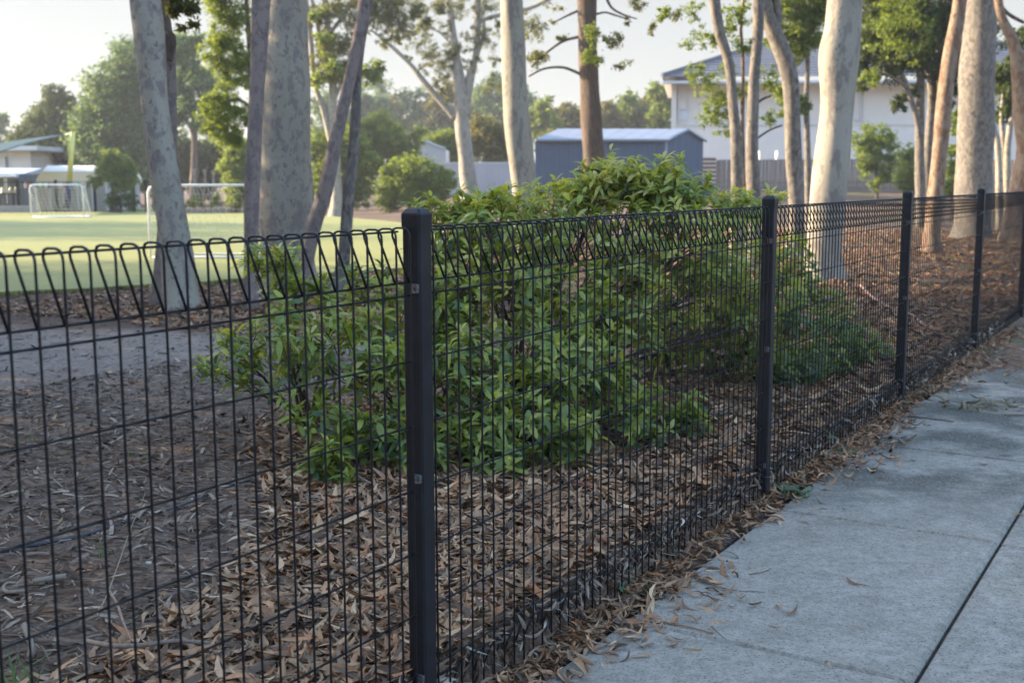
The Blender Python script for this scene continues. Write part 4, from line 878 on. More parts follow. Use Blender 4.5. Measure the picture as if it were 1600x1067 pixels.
pbox('board_joint', -60, 47.5, 247, 248, 61.96, .05, M_trim, hb); pbox('downpipe', 9, 10.5, 245, 262, 61.9, .08, M_steelblue, hb)
sb_ = empty('small_shed', at(40, 318, 53), 'low blue-grey shed with pale skillion roof left of the white tent', 'shed')
pbox('wall', -60, 60, 272, 325, 53, 4, M_steelblue, sb_, 0.0)
a = at(-60, 276, 52.4); b = at(24, 275, 52.4); c = at(66, 263, 57); d = at(-60, 263, 57)
hull('roof', [a, b, c, d] + [(p[0], p[1], p[2]-0.1) for p in (a, b, c, d)], [(0, 1, 2, 3), (4, 7, 6, 5), (0, 4, 5, 1), (1, 5, 6, 2), (2, 6, 7, 3), (3, 7, 4, 0)], M_steelroof, sb_)
for k in range(10): pbox('wall_rib', -30+k*9, -29+k*9, 277, 320, 52.96, .06, M_steelblue, sb_)
pbox('corner_post', 8, 9.5, 276, 318, 52.5, .1, M_trim, sb_)
M_tent = leafmat('white_tent_fabric', [(0, (0.72, 0.71, 0.68)), (1, (0.72, 0.71, 0.68))], 0.2, 0.7)
te = empty('garden_tent', at(100, 316, 50), 'white fabric tunnel tent behind the far goal', 'tent')
prof = [(54, 318), (54, 290), (56, 280), (64, 270), (73, 259)]
for nm, (y0, y1, z_off) in {'roof_sheet': (0, 0, 0)}.items():
    V = []
    for (x, y) in [(55, 286), (57, 279), (66, 268), (74, 259), (150, 259), (158, 268), (164, 280), (165, 286)]: V.append(at(x, y, 50 if y > 262 else 51.5))
    mb = MB(); k = len(V); mb.add(V + [(p[0], 55, p[2]) for p in V], [tuple(range(k))] + [(i, k+i, k+(i+1) % k, (i+1) % k) for i in range(k)] + [tuple(range(2*k-1, k-1, -1))]); wlink(nm, mb.mesh(nm, False, M_tent), None, te)
M_tentw = plain('grey_mesh_wall', (0.36, 0.35, 0.34), 0.8, 0.1, 2)
pbox('side_wall', 56, 164, 286.6, 318, 50.1, 4.7, M_tentw, te, 0.05)
for k in range(6): pbox('frame_pole', 55+k*22, 56+k*22, 286, 318, 50.0, .06, M_trim, te, 0.05)
# kerb, tables with cream covers
ke = pbox('kerb', -80, 49, 317.5, 324.5, 47, 0.5, plain('grey_kerb', (0.30, 0.30, 0.31), 0.9), None) if False else None
kb = obox('kerb', (at(-15, 320, 47)[0], 47.2, 0.26), (at(49, 320, 47)[0]-at(-80, 320, 47)[0], 0.4, 0.34), plain('grey_kerb', (0.30, 0.30, 0.31), 0.9), None, 0, .02); kb['kind'] = 'structure'
M_cov = plain('cream_cover', (0.60, 0.55, 0.42), 0.7)
for k, x in enumerate((4, 16.5, 25)):
    q = at(x, 300, 48.5); U = empty('covered_stool', (q[0], q[1], 0.12), ['leftmost', 'middle', 'rightmost'][k] + ' of three cream cone covers beside the blue-grey shed', 'cover', 'cream cone covers on the benches')
    z = at(x, 301.5, 48.5)[2]-0.12; h = 9*mpx(48.5); r = 5*mpx(48.5)
    V = [(r, 0, z), (0, r, z), (-r, 0, z), (0, -r, z), (r*.2, 0, z+h), (0, r*.2, z+h), (-r*.2, 0, z+h), (0, -r*.2, z+h)]
    mb = MB(); mb.add(V, BOXF); mb.build('cone', M_cov, U)
    mb = MB(); mb.box((0, 0, z-0.04), (2*r, .3, .06)); [mb.box((sx_*r*.8, 0, (z-.07)/2), (.05, .05, z-.07)) for sx_ in (-1, 1)]; mb.build('bench', BK_rough, U)
# black mesh boundary fence across the far side
bf = empty('boundary_fence', at(140, 322, 47.5), 'black boundary fence with thin posts across the far side of the turf', 'fence')
for x in (28, 88, 148, 209, 228, 240, 330):
    q = at(x, 300, 47.5); o = obox('post', (0, 0, 0), (0.10, 0.10, 1.35), M_fence, bf); o.location = (q[0]-bf.location.x, 0, 0.79-bf.location.z)
for z in (1.38, 0.2):
    x0 = at(-60, 300, 47.5)[0]; x1 = at(345, 300, 47.5)[0]; o = obox('rail', (0, 0, 0), (x1-x0, 0.03, 0.03), M_fence, bf); o.location = ((x0+x1)/2-bf.location.x, 0, z-bf.location.z)
mb = MB(); x = x0
while x < x1: mb.box((x-bf.location.x, 0, 0.79-bf.location.z), (0.012, 0.008, 1.15)); x += 0.12
o = mb.build('wires', M_fence, bf); o['kind'] = 'stuff'
cols = [(.5, .5, .5), (.45, .12, .10), (.10, .25, .40), (.5, .42, .2), (.06, .3, .35), (.55, .5, .45), (.08, .08, .09), (.5, .2, .25)]
CM = [plain('coloured_fabric', c, 0.7) for c in cols]
for k, x in enumerate([40, 45, 58, 63, 68, 72, 77, 90, 95, 101, 113, 118, 124, 134, 137]):
    q = at(x, 295, 47.3); mb = MB(); mb.box((0, 0, -.12), (.10, .06, .20), None, .015); mb.tube([(0, 0, 0), (0, 0, 0.06)], .01, 4)
    o = mb.build('hanging_shoe', CM[k % 8]); o.location = (q[0], q[1], 1.36); props(o, 'small coloured shoe hanging in the row on the far boundary fence', 'shoe', 'row of things hanging on the far fence')
# timber frames and raised beds
M_timber = plain('weathered_timber', (0.24, 0.20, 0.17), 0.9, 0.25, 8)
for k, (x, lab) in enumerate(((306, 'leftmost of three stick tripods over the garden beds'), (322, 'middle of three stick tripods over the garden beds'), (335, 'rightmost of three stick tripods, beside the bright bush'))):
    q = at(x, 320, 46); Tt = empty('stick_tripod', (q[0], 46, 0.12), lab, 'garden frame', 'stick tripods over the garden beds'); h = at(x, 264+k, 46)[2]-.12
    for a_ in (0, 2.1, 4.2):
        mb = MB(); mb.tube([(.28*math.cos(a_), .28*math.sin(a_), 0), (-.06*math.cos(a_), -.06*math.sin(a_), h)], .028, 6); mb.build('stick', M_timber, Tt)
for k, (x0, x1, lab) in enumerate(((288, 322, 'left raised bed edged with weathered blocks beyond the near goal'), (325, 352, 'middle raised bed edged with weathered blocks beyond the near goal'), (355, 385, 'right raised bed edged with weathered blocks beyond the near goal'))):
    Rb = tree_e('raised_bed', (x0+x1)/2, 326, 45, lab, 'garden bed', 'raised garden beds'); a = at(x0, 326, 45); b = at(x1, 326, 45); n_ = 4; L = (b[0]-a[0])/n_
    for i in range(n_):
        o = obox('block', (a[0]+L*(i+.5)-Rb.location.x, 0, .12), (L-.015, .2, .24+random.uniform(-.02, .02)), M_timber, Rb, random.uniform(-.02, .02), .01)
    crown([(x0+6, 315, 7), ((x0+x1)/2, 312, 9), (x1-6, 315, 7)], 45.5, 700, 0.10, L_mid if k != 1 else L_yel, Rb, 'plants', 0.4)

# ---- lilac steel fence, white gable shed
M_lilac = plain('lilac_steel_sheet', (0.40, 0.385, 0.42), 0.55, 0.05, 2)
lf = empty('steel_fence', at(745, 297, 50), 'lilac-grey corrugated steel fence behind the sunlit forked gum', 'fence')
x0 = at(640, 275, 50)[0]; x1 = at(842, 275, 50)[0]; zt = at(745, 256, 50)[2]
npn = 30; Wd = (x1-x0)/npn
for i in range(npn):
    mb = MB(); mb.box((0, 0, 0), (Wd*0.62, .05, zt-.2)); mb.box((Wd*.49, .004, 0), (Wd*.36, .05, zt-.2)); o = mb.build('panel', M_lilac, lf); o.location = (x0+Wd*(i+.5)-lf.location.x, 0, (zt+.2)/2-lf.location.z)
o = obox('rail', ((x0+x1)/2-lf.location.x, 0, zt+.03-lf.location.z), (x1-x0, .08, .06), M_trim, lf)
ws = empty('white_shed', at(668, 290, 58), 'small white gabled shed half hidden behind the round bush', 'shed')
a = at(640, 300, 58); b = at(697, 300, 58)
V = [(a[0], 58, .1), (b[0], 58, .1), (b[0], 58, at(0, 236, 58)[2]), (at(676, 0, 58)[0], 58, at(0, 230, 58)[2]), (at(664, 0, 58)[0], 58, at(0, 224, 58)[2]), (a[0], 58, at(0, 236, 58)[2])]
mb = MB(); mb.add(V + [(p[0], 62, p[2]) for p in V], [tuple(range(6)), tuple(range(11, 5, -1))] + [(i, 6+i, 6+(i+1) % 6, (i+1) % 6) for i in range(6)]); wlink('wall', mb.mesh('wall', False, M_trim), None, ws)
for i, j in ((2, 3), (3, 4), (4, 5)):
    mb = MB(); mb.tube([(V[i][0], 57.9, V[i][2]+.03), (V[j][0], 57.9, V[j][2]+.03)], .05, 6); wlink('barge_board', mb.mesh('barge_board', False, M_trim), None, ws)

# ---- blue-grey steel shed
sh = empty('steel_shed', at(960, 300, 45), 'long blue-grey corrugated steel shed with gable end, behind the big shrub', 'shed')
YA, YB = 45.0, 45.6
LA = at(836, 218, YA); LB = at(1040, 217, YB); RC = at(1099, 218, 48.0); RD = at(1073, 203, 46.9)
zf = 0.6
eave = LB[2]
# long wall as corrugated sheets
p0 = Vector((LA[0], LA[1], 0)); p1 = Vector((LB[0], LB[1], 0)); p2 = Vector((RC[0], RC[1], 0)); rid = Vector((RD[0], RD[1], 0))
M_shedwall = plain('shed_wall_steel', (0.075, 0.098, 0.140), 0.7, 0.05, 2, 0.15); M_shedroof = plain('shed_roof_steel', (0.24, 0.265, 0.31), 0.6, 0.06, 2, 0.2)
def sheet(q0, q1, ztop0, ztop1, nseg, name, mt, parent):
    d = (q1-q0); L = d.length; d.normalize(); nrm = Vector((d.y, -d.x, 0)); V = []; F = []
    for i in range(nseg*4+1):
        t = i/(nseg*4); off = .010*(1 if (i % 4) in (1, 2) else 0); q = q0 + d*L*t + nrm*off; V += [(q.x, q.y, zf), (q.x, q.y, ztop0+(ztop1-ztop0)*t)]
    F = [(2*i, 2*i+2, 2*i+3, 2*i+1) for i in range(nseg*4)]; mb = MB(); mb.add(V, F); return wlink(name, mb.mesh(name, False, mt), None, parent)
for i in range(7):
    q0 = p0.lerp(p1, i/7); q1 = p0.lerp(p1, (i+1)/7); sheet(q0, q1, eave, eave, 4, 'wall_sheet', M_shedwall, sh)
ridz = RD[2]
g1 = p1.lerp(p2, 0.5)
sheet(p1, g1, eave, ridz, 3, 'gable_sheet', M_shedwall, sh); sheet(g1, p2, ridz, eave, 3, 'gable_sheet', M_shedwall, sh)
bk = Vector((LA[0]-p1.x, LA[1]-p1.y, 0))
def v3(q, z): return (q.x, q.y, z)
e1 = (p0-p1)
ov = (p1-p0).normalized()*.12
q_f0, q_f1 = p0, p1+ov; q_r0, q_r1 = g1+e1, g1+ov; q_b0, q_b1 = p2+e1, p2+ov
nrm = Vector((ov.y, -ov.x, 0)).normalized()*.12
mb = MB()
for (A_, B_, C_, D_, z1_, z2_) in ((q_f0+nrm, q_f1+nrm, q_r1, q_r0, eave-.02, ridz+.03),):
    for i in range(8):
        t0, t1 = i/8+.004, (i+1)/8; mb.add([v3(A_.lerp(B_, t0), z1_), v3(A_.lerp(B_, t1), z1_), v3(D_.lerp(C_, t1), z2_), v3(D_.lerp(C_, t0), z2_)] + [v3(A_.lerp(B_, t0), z1_-.05), v3(A_.lerp(B_, t1), z1_-.05), v3(D_.lerp(C_, t1), z2_-.05), v3(D_.lerp(C_, t0), z2_-.05)], [(0, 1, 2, 3), (4, 7, 6, 5), (0, 4, 5, 1), (1, 5, 6, 2), (2, 6, 7, 3), (3, 7, 4, 0)])
wlink('roof', mb.mesh('roof', False, M_shedroof), None, sh)
mb = MB(); mb.add([v3(q_r0, ridz+.03), v3(q_r1, ridz+.03), v3(q_b1, eave), v3(q_b0, eave)], [(0, 1, 2, 3)]); wlink('roof', mb.mesh('roof', False, M_shedroof), None, sh)
for (u, v_, z1_, z2_) in ((q_f0+nrm, q_f1+nrm, eave-.06, eave-.06), (q_f1, q_r1, eave-.02, ridz), (q_r1, q_b1, ridz, eave-.02), (p1+ov*.2, p1+ov*.2, zf, eave)):
    mb = MB(); mb.tube([v3(u, z1_), v3(v_, z2_)], .055, 6); wlink('trim', mb.mesh('trim', False, M_shedroof), None, sh)
q = at(957, 225, 45.6); mb = MB(); mb.box((q[0], q[1], q[2]), (.22, .12, .14)); mb.tube([(q[0]+.1, q[1]-.1, q[2]+.1), (q[0]+.22, q[1]-.1, q[2]+.02)], .05, 6); wlink('flood_light', mb.mesh('flood_light', False, M_trim), None, sh)

# ---- paling fences
M_pal = plain('grey_brown_paling', (0.185, 0.155, 0.135), 0.9, 0.25, 5); M_pal2 = plain('brown_slat', (0.17, 0.10, 0.07), 0.85, 0.25, 5)
def paling(x0, x1, yt, Y0, Y1, n_, mt, label, rails=True, horiz=False, zb=0.75):
    a = Vector(at(x0, yt, Y0)); b = Vector(at(x1, yt, Y1)); E = empty('paling_fence', (a.x, a.y, zb), label, 'fence')
    d = b-a; ang = math.atan2(d.y, d.x); L = Vector((d.x, d.y, 0)).length; h = a.z-zb
    if not horiz:
        w_ = L/n_; me = MB(); me.box((0, 0, h/2), (w_*.93, .02, h)); me = me.mesh('paling', False, mt)
        for i in range(n_):
            q = a.lerp(b, (i+.5)/n_); o = link('paling', me, None, E); o.location = (q.x-a.x, q.y-a.y + (.012 if i % 2 else 0), random.uniform(-.02, .01)); o.rotation_euler = (0, random.gauss(0, .004), ang)
    else:
        hh = h/n_
        for i in range(n_):
            o = obox('slat', ((b.x-a.x)/2, (b.y-a.y)/2, hh*(i+.5)), (L, .03, hh*.78), mt, E, ang)
    return E
paling(1119, 1460, 250, 49.5, 47.5, 120, M_pal, 'grey-brown timber paling fence between the steel shed and the multi-stemmed tree')
paling(1545, 1680, 250, 47.5, 46, 46, M_pal, 'timber paling fence at the right edge behind the small dark tree')
paling(1098, 1119, 246, 49.4, 49.5, 9, M_pal2, 'short brown horizontal-slat screen at the right corner of the steel shed', horiz=True)

# ---- two-storey house
M_wall = plain('rendered_wall', (0.60, 0.545, 0.48), 0.85, 0.04, 1.2); M_wall2 = plain('lower_render', (0.63, 0.58, 0.53), 0.85, 0.04, 1.2)
M_tile = plain('dark_roof_tile', (0.10, 0.10, 0.115), 0.6, 0.2, 2); M_glass, n, b = mat('window_glass'); b.inputs['Base Color'].default_value = (0.03, 0.04, 0.05, 1); b.inputs['Roughness'].default_value = 0.3; b.inputs['Specular IOR Level'].default_value = 0.15
H_ = empty('house', at(1250, 300, 58), 'two-storey cream rendered house with dark hip roof behind the paling fence', 'house')
Yh = 58
pbox('wall', 1057, 1700, 128, 195, Yh, 8, M_wall, H_, 3.4, .16); pbox('lower_wall', 1052, 1702, 195, 300, Yh-.25, 8.6, M_wall2, H_, 0.6, .16)
pbox('corner_pier', 1047, 1057.5, 128, 300, Yh-.3, 9, M_wall, H_, 0.6, .155)
pbox('eave', 1036, 1705, 124.5, 130.5, Yh-1.0, 10.2, M_trim, H_, None, .16)
ez = at(0, 124, Yh-1.0)[2]; xl = at(1034, 124, Yh-1.0)[0]; xr = at(1710, 124, Yh-1)[0]; hx = at(1215, 85, Yh+4)[0]; rz_ = ez + 2.1
y0_, y1_ = Yh-1.05, Yh+9.3; ym = (y0_+y1_)/2
mb = MB(); courses = 12
for face in (((xl, y0_), (xr, y0_), (xr, ym), (xl+5.9, ym)), ((xl+1.65, y1_), (xl, y0_), (xl+5.9, ym), (xl+5.9, ym+.01))):
    for i in range(courses):
        t0, t1 = i/courses, (i+1)/courses
        A_ = Vector((*face[0], ez)).lerp(Vector((*face[3], rz_)), t0); B_ = Vector((*face[1], ez)).lerp(Vector((*face[2], rz_)), t0)
        C_ = Vector((*face[1], ez)).lerp(Vector((*face[2], rz_)), t1); D_ = Vector((*face[0], ez)).lerp(Vector((*face[3], rz_)), t1)
        up_ = Vector((0, 0, .05)); mb.add([A_+up_, B_+up_, C_, D_, A_, B_], [(0, 1, 2, 3), (4, 5, 1, 0)])
wlink('roof', mb.mesh('roof', False, M_tile), None, H_)
mb = MB(); mb.tube([(xl, y0_, ez+.08), (xl+5.9, ym, rz_+.06), (xr, ym, rz_+.06)], .09, 6); wlink('ridge_capping', mb.mesh('ridge_capping', False, M_tile), None, H_)
def window(x0, x1, y0, y1, Y, split=True):
    a = at(x0, y1, Y); b_ = at(x1, y0, Y); fr = MB(); t = .04; w_ = b_[0]-a[0]; h = b_[2]-a[2]; cx = (a[0]+b_[0])/2; cz = (a[2]+b_[2])/2
    for sx_ in (-1, 1): fr.box((cx+sx_*(w_/2-t/2), Y-.03, cz), (t, .10, h))
    for sz_ in (-1, 1): fr.box((cx, Y-.03, cz+sz_*(h/2-t/2)), (w_-2*t, .10, t))
    if split: fr.box((cx, Y-.03, cz), (w_-2*t, .06, t*.8))
    f = wlink('window', fr.mesh('window', False, M_trim), None, H_)
    g = MB(); g.box((cx, Y-.012, cz), (w_-2*t, .02, h-2*t)); wlink('pane', g.mesh('pane', False, M_glass), None, f)
window(1059, 1076, 137, 172, Yh, True); window(1331, 1345, 135, 188, Yh, True); window(1128, 1136, 150, 178, Yh, False)
pbox('window_panel', 1059, 1075, 173, 188, Yh-.04, .03, M_trim, H_)
pbox('downpipe', 1347, 1349.5, 128, 195, Yh-.12, .1, M_trim, H_)
pbox('band', 1057.6, 1700, 193.5, 196.5, Yh-.32, .1, M_trim, H_)
for x in (1185, 1213): pbox('fence_pier', x, x+7, 236, 300, Yh-4, .4, M_wall2, H_, 0.7)
# second roof at the right
H2 = empty('house', at(1600, 300, 66), 'further house at the right edge with white gutters and dark blue roof', 'house')
pbox('wall', 1540, 1760, 92, 300, 66, 8, M_wall, H2, 0.6); pbox('gutter', 1530, 1770, 88, 93, 65.4, 9.4, M_trim, H2)
a = at(1530, 88, 65.3); b_ = at(1770, 88, 65.3); c = at(1770, 50, 71); d = at(1575, 62, 71)
mb = MB(); mb.add([a, b_, c, d, at(1530, 88, 76)], [(0, 1, 2, 3), (0, 3, 4)]); wlink('roof', mb.mesh('roof', False, M_tile), None, H2)
mb = MB(); mb.tube([a, d, c], .1, 6); wlink('barge_board', mb.mesh('barge_board', False, M_trim), None, H2)

# ---- inner black mesh fence across the garden, half way
inf = empty('inner_fence', at(1446, 351, 31), 'low black mesh fence crossing the garden behind the peeling trunk', 'fence')
q0 = at(1446, 351, 31); zt = at(1446, 277, 31)[2]
for k in range(-2, 3):
    o = obox('post', (k*2.4, 0, (zt+.05)/2-inf.location.z), (.11, .09, zt+.05), M_post, inf, 0, .01)
mb = MB()
for z in (zt-.14, zt-.3, .7, .4, .2): mb.box((0, 0, z-inf.location.z), (9.6, .006, .006))
x = -4.8
while x < 4.8: mb.box((x, 0, (zt-.1)/2+.1-inf.location.z), (.006, .006, zt-.28)); x += .05
o = mb.build('wires', M_fence, inf); o['kind'] = 'stuff'

# ================================================================== SMALL THINGS ON THE GROUND AND THE PATH
M_hose = plain('dark_blue_poly_pipe', (0.030, 0.034, 0.042), 0.6, 0.2, 20); M_bark = plain('shed_bark', (0.22, 0.14, 0.095), 0.85, 0.4, 60)
M_barkw = plain('bleached_bark', (0.19, 0.155, 0.12), 0.8, 0.2, 60); M_twig = plain('grey_twig', (0.15, 0.115, 0.09), 0.85, 0.35, 90)
M_redbark = plain('red_brown_bark', (0.20, 0.085, 0.05), 0.85, 0.3, 50); M_straw = plain('dry_straw', (0.22, 0.18, 0.10), 0.8, 0.2, 60)
M_rope = plain('faded_pink_hose', (0.42, 0.24, 0.19), 0.6, 0.1, 30)
def gp(px_, py_, dz=0.0, path=False):
    q = gr(px_, py_, 0.0 if path else 0.12)
    for _ in range(3): q = gr(px_, py_, (0.0 if path else float(hgt(q[0], q[1]))))
    return (q[0], q[1], q[2]+dz)
def stick(name, pts, r0, r1, mt, label, cat, dz=0.012, path=False, n=6, wob=0.0, group=None):
    P = [gp(p[0], p[1], dz + (p[2] if len(p) > 2 else 0), path) for p in pts]; C = crom(P, 5); m_ = len(C)
    if wob: C = C + rng.normal(0, wob, C.shape)
    mb = MB(); mb.tube([tuple(c) for c in C], [r0+(r1-r0)*i/(m_-1) for i in range(m_)], n); o = mb.mesh(name, True, mt)
    o = link(name, o); b0 = Vector(C[0]); o.data.transform(Matrix.Translation(-b0)); o.location = b0
    return props(o, label, cat, group)
stick('irrigation_pipe', [(-40, 872), (60, 852), (130, 838), (180, 822), (215, 812)], .007, .007, M_hose, 'thin dark blue irrigation pipe lying half buried on the soil at the left', 'pipe', 0.004)
stick('irrigation_pipe', [(235, 806), (300, 784), (350, 763), (420, 742), (450, 728)], .006, .006, M_hose, 'second run of thin dark pipe reaching towards the shrub over the soil', 'pipe', 0.002)
stick('fallen_branch', [(136, 1034), (180, 1042), (230, 1040), (275, 1034), (330, 1037)], .007, .005, M_twig, 'short grey fallen branch lying across the leaf drift at bottom left', 'branch', 0.055)
stick('fallen_twig', [(172, 952), (185, 975), (195, 1005), (207, 1034)], .0045, .003, M_bark, 'crooked brown twig lying above the grey fallen branch', 'twig', 0.055)
stick('fallen_twig', [(52, 918), (75, 914), (104, 910)], .008, .010, M_barkw, 'stubby pale broken stick with a sawn end at the left of the soil', 'twig', 0.02)
stick('bark_curl', [(44, 932), (14, 935), (6, 928), (12, 921), (30, 921)], .006, .004, M_barkw, 'pale curled strip of bark like a hook at the far left of the soil', 'bark', 0.02)
stick('fallen_twig', [(228, 566+225), (205, 850), (185, 910), (165, 965), (148, 990)], .0012, .0022, M_straw, 'long thin straw-coloured grass stalk leaning over the soil by the leaf drift', 'grass stalk', 0.05)
stick('fallen_twig', [(40, 1000), (50, 1030), (48, 1050)], .010, .006, M_barkw, 'short thick pale piece of branch by the grass tuft at bottom left', 'twig', 0.04)
stick('bark_strip', [(932, 868), (945, 872), (955, 888), (962, 908)], .009, .006, M_redbark, 'dark red-brown bark strip arching out through the bottom of the fence', 'bark', 0.06)
stick('bark_strip', [(1182, 650), (1150, 646), (1125, 652), (1098, 650)], .009, .006, M_barkw, 'long bleached stick on the litter between the shrub and the second post', 'branch', 0.02)
stick('bark_strip', [(1205, 712), (1250, 698), (1300, 682)], .018, .012, M_redbark, 'rust-coloured slab of bark lying behind the mesh just past the second post', 'bark', 0.02)
stick('bark_strip', [(870, 752), (905, 762), (945, 772)], .016, .010, M_redbark, 'rust-brown bark piece under the front edge of the big shrub', 'bark', 0.02)
stick('garden_hose', [(1343, 455, .05), (1365, 472, .02), (1390, 484), (1423, 495), (1445, 512), (1470, 520)], .011, .011, M_rope, 'faded pink hose curving over the sunny litter between the third and fourth posts', 'hose', 0.02)
stick('fallen_branch', [(1095, 928), (1112, 934), (1128, 939)], .0022, .0012, M_twig, 'short dark twig on the slab below the leaf pile', 'twig', .003, True)
stick('fallen_branch', [(1085, 902), (1120, 918), (1152, 925)], .003, .002, M_bark, 'tan stick poking from the leaf pile across the slab edge', 'twig', .006, True)
stick('fallen_branch', [(1000, 972), (1040, 974), (1085, 984), (1115, 992)], .0035, .002, M_bark, 'long brown twig lying along the nearest cross joint of the path', 'twig', .005, True, wob=.001)
stick('fallen_branch', [(1112, 980), (1122, 990), (1134, 1000)], .0018, .001, M_twig, 'tiny twig at the end of the long brown one by the cross joint', 'twig', .004, True)
stick('fallen_branch', [(1155, 924), (1180, 925), (1196, 926)], .0016, .001, M_twig, 'hair-thin twig on the slab right of the leaf pile', 'twig', .003, True)
stick('fallen_branch', [(1170, 898), (1190, 895), (1205, 889)], .0018, .0012, M_twig, 'thin bent twig in the middle of the slab beside the post', 'twig', .003, True)
stick('fallen_branch', [(1412, 650), (1450, 655), (1490, 660)], .006, .003, M_twig, 'dark stick lying on the far slab left of the heap of dry leaves', 'twig', .006, True, wob=.001)
stick('fallen_branch', [(1360, 690), (1390, 694), (1412, 696)], .004, .002, M_twig, 'thin dark stick at the litter edge near the third post', 'twig', .005, True)
stick('fallen_branch', [(1405, 688), (1410, 693), (1414, 697)], .006, .004, M_bark, 'stubby brown stick on the path near the third post', 'twig', .006, True)
stick('fallen_branch', [(1512, 568), (1525, 574), (1532, 578)], .007, .004, M_twig, 'short dark stick at the far end of the last slab', 'twig', .008, True)
stick('fallen_branch', [(1570, 650), (1590, 650), (1640, 652)], .005, .003, M_twig, 'straight stick running out of the heap of dry leaves to the right edge', 'twig', .008, True)
stick('fallen_branch', [(1500, 632), (1492, 615, .03), (1494, 600, .06)], .002, .0012, M_twig, 'thin twig sticking up at the left of the heap of dry leaves', 'twig', .008, True)
PL = [(1335, 911, .085, 2.5, 'long curved tan gum leaf alone in the middle of the near slab'), (1352, 913, .05, 2.7, 'small tan leaf tip touching the long curved leaf'), (1180, 948, .055, 1.0, 'crumpled brown leaf on the slab below the second post'), (1252, 818, .075, -.3, 'curled tan leaf just over the second cross joint'), (1218, 817, .075, 2.2, 'brown leaf at the slab edge under the green sprig'), (1533, 727, .07, 2.6, 'reddish tan leaf on the stained slab to the right'), (1376, 747, .07, 2.8, 'pale tan leaf below the small brown one on the stained slab'), (1380, 737, .06, 2.6, 'small brown leaf on the stained slab'), (1390, 718, .12, 3.1, 'long straight orange leaf on the slab left of the stain'), (1480, 655, .08, 1.0, 'whitish folded leaf beside the dark stick on the far slab'), (1535, 597, .08, .2, 'reddish leaf lying near the end of the last slab'), (1060, 1000, .05, .5, 'tiny dry leaf on the nearest slab below the joint'), (1110, 990, .035, .2, 'yellow-brown leaf fragment at the cross joint twig'), (1300, 1040, .05, 2.0, 'faint brown leaf beside the nearest cross joint'), (1400, 842, .03, .2, 'dark leaf fragment under the second cross joint'), (1333, 981, .035, .1, 'grey leaf fragment on the nearest slab'), (1592, 806, .05, .8, 'leaf caught in the long groove at the right edge'), (1345, 945, .018, .1, 'dark seed pod speck below the long curved leaf'), (1005, 1028, .06, .6, 'curled tan leaf at the nearest edge of the path'), (985, 990, .075, 1.2, 'twisted tan leaf spilling onto the nearest slab corner')]
for i, (x, y, L, a_, lab) in enumerate(PL):
    q = gp(x, y, 0.004, True); me = GUM_ME[i % 6] if i != 17 else GUM_ME[4]
    o = link('fallen_leaf', me); o.location = q; o.rotation_euler = (random.gauss(0, .12), random.gauss(0, .06), a_-0.6); o.scale = (L, L, L); props(o, lab, 'leaf')
M_green = leafmat('fresh_torn_leaf', [(0, (0.06, 0.11, 0.06)), (1, (0.15, 0.20, 0.11))], 0.2, 0.5)
M_dryolive = leafmat('dry_olive_leaf', [(0, (0.10, 0.085, 0.045)), (1, (0.24, 0.20, 0.12))], 0.1, 0.7)
def heap(name, px_, py_, N, spread, size, mt, label, cat, path=True, zs=0.03, tilt=.5, ell=1.6):
    c = gp(px_, py_, 0, path); p = np.stack([rng.normal(0, spread*ell, N), rng.normal(0, spread*.6, N), np.abs(rng.normal(0, zs, N))+.004], 1)
    b_ = merge(leaves_at(p, rng.uniform(*size, N), tilt=tilt), name, mt); o = link(name, b_); o.location = c; return props(o, label, cat)
heap('fallen_sprig', 1238, 772, 26, .045, (.06, .12), M_green, 'torn sprig of grey-green gum leaves on the litter at the foot of the second post', 'sprig', True, .02, .4, 1.2)
heap('fallen_sprig', 1540, 640, 70, .075, (.05, .11), M_dryolive, 'heap of dry olive leaves and twigs lying on the far slab', 'leaf heap', True, .03, .5, 1.7)
heap('fallen_sprig', 1440, 616, 34, .06, (.05, .09), M_dryolive, 'small pile of olive leaves at the foot of the third post', 'leaf heap', True, .02, .5, 1.5)
heap('fallen_sprig', 1000, 930, 9, .03, (.05, .09), M_green, 'few green-tinged leaves in the litter at the near edge of the path', 'leaves', True, .02, .4, 1.2)
heap('fallen_sprig', 1305, 712, 10, .03, (.06, .09), M_green, 'pale green leaves in the litter between the second and third posts', 'leaves', True, .03, .4, 1.2)
heap('fallen_sprig', 1530, 552, 22, .08, (.06, .11), M_green, 'torn green leaves on the bare soil past the last slab', 'leaves', True, .01, .3, 1.4)
# blades and weeds
BLADE = (np.array([(0, -.02, 0), (0, .02, 0), (.25, .022, .5), (.25, -.022, .5), (.7, .01, .8), (.7, -.01, .8)]), np.array([(0, 1, 2, 3), (3, 2, 4, 5)]))
def tuft(name, px_, py_, N, h, mt, label, spread=.02):
    c = gp(px_, py_); p = np.stack([rng.normal(0, spread, N), rng.normal(0, spread, N), np.zeros(N)], 1)
    v, f = scatter(*BLADE, p, rots(rng.uniform(0, 6.28, N), rng.normal(-.1, .25, N), np.zeros(N)), rng.uniform(.5, 1.1, N)*h)
    o = link(name, mesh_np(name, v, f, False, rng.random(N).repeat(6), mt)); o.location = c; return props(o, label, 'weed' if N < 20 else 'grass tuft')
M_weed = leafmat('weed_green', [(0, (0.05, 0.09, 0.025)), (1, (0.11, 0.17, 0.05))], 0.3, 0.6)
tuft('grass_tuft', 0, 1100, 34, .13, M_weed, 'green strappy grass tuft at the bottom left corner', .05)
tuft('small_weed', 160, 868, 14, .05, M_weed, 'small bright green weed on the soil at the left', .012)
tuft('small_weed', 30, 776, 14, .04, M_weed, 'low green weed near the left edge of the soil', .02)
tuft('small_weed', 55, 772, 12, .04, M_weed, 'flat green weed just right of the one at the left edge', .015)
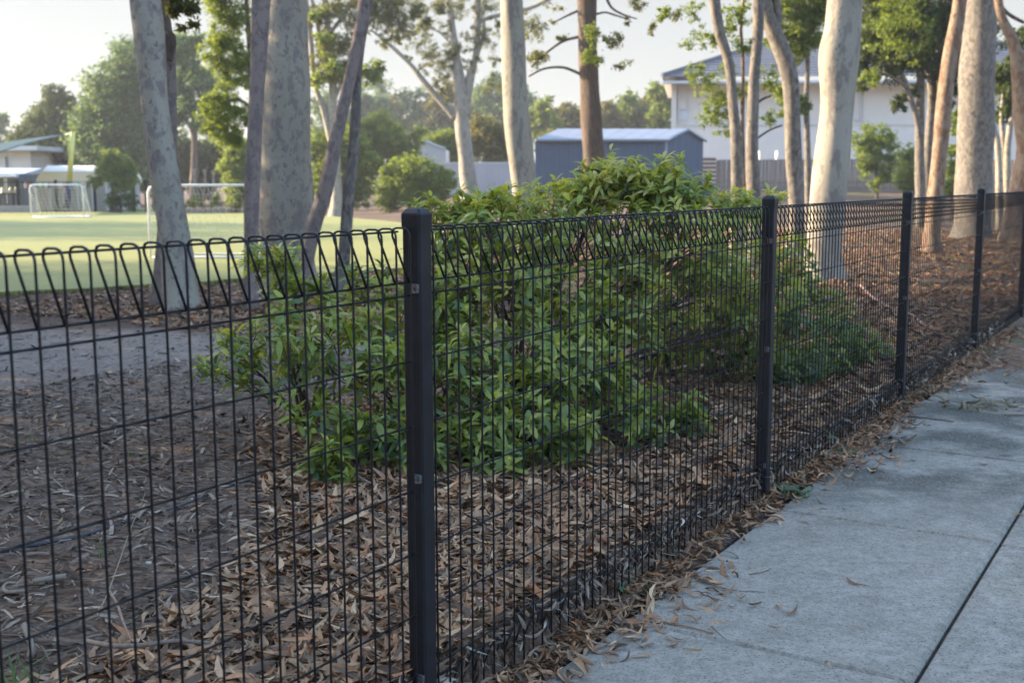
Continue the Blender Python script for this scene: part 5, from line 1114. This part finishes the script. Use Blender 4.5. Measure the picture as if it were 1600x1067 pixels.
tuft('small_weed', 48, 692, 16, .05, M_weed, 'green weed tuft further back at the left of the bed', .03)
tuft('small_weed', 208, 715, 10, .06, M_weed, 'slim upright green weed in the middle of the open soil', .01)
tuft('small_weed', 230, 720, 10, .06, M_weed, 'slim green weed leaning right beside the upright one', .01)
tuft('small_weed', 545, 832, 16, .05, M_weed, 'sparse green weed in the leaf drift left of the nearest post', .02)
# pale stones in the soil
M_stone = plain('pale_pebble', (0.36, 0.33, 0.29), 0.8, 0.15, 40)
sm_ = MB()
V = []; 
for i in range(3):
    for k in range(7): a_ = k/7*6.283; rr = (.8, 1.0, .6)[i]*(1+.15*math.sin(k*2.3)); V.append((rr*math.cos(a_), rr*.75*math.sin(a_), (-.2, .25, .55)[i]))
sm_.add(V, [(i*7+k, i*7+(k+1) % 7, i*7+7+(k+1) % 7, i*7+7+k) for i in range(2) for k in range(7)] + [tuple(range(14, 21))]); st_me = sm_.mesh('pebble', True, M_stone)
for i, (x, y, r_) in enumerate([(232, 880, .011), (327, 830, .011), (342, 812, .006), (270, 742, .008), (185, 800, .007), (326, 688, .009), (215, 641, .012), (162, 642, .012), (360, 790, .007), (248, 657, .016), (290, 893, .006), (395, 868, .008), (105, 842, .009), (300, 780, .006)]):
    o = link('pebble', st_me); o.location = gp(x, y); o.scale = (r_, r_, r_); o.rotation_euler = (0, 0, i*1.1)
    props(o, 'small pale pebble on the open soil left of the shrub', 'pebble', 'pale pebbles scattered on the open soil')

# ---- air
hm = bpy.data.materials.new('air'); hm.use_nodes = True; hn = hm.node_tree; hn.nodes.clear()
ho = hn.nodes.new('ShaderNodeOutputMaterial'); hv = hn.nodes.new('ShaderNodeVolumePrincipled')
hv.inputs['Color'].default_value = (0.90, 0.94, 1.0, 1); hv.inputs['Density'].default_value = 0.0008; hv.inputs['Anisotropy'].default_value = 0.3
hn.links.new(hv.outputs[0], ho.inputs['Volume'])
hz = obox('haze', (0, 60, 7.5), (1100, 1100, 17.5), hm); hz['kind'] = 'stuff'; hz['label'] = 'thin pale evening haze over the whole place'
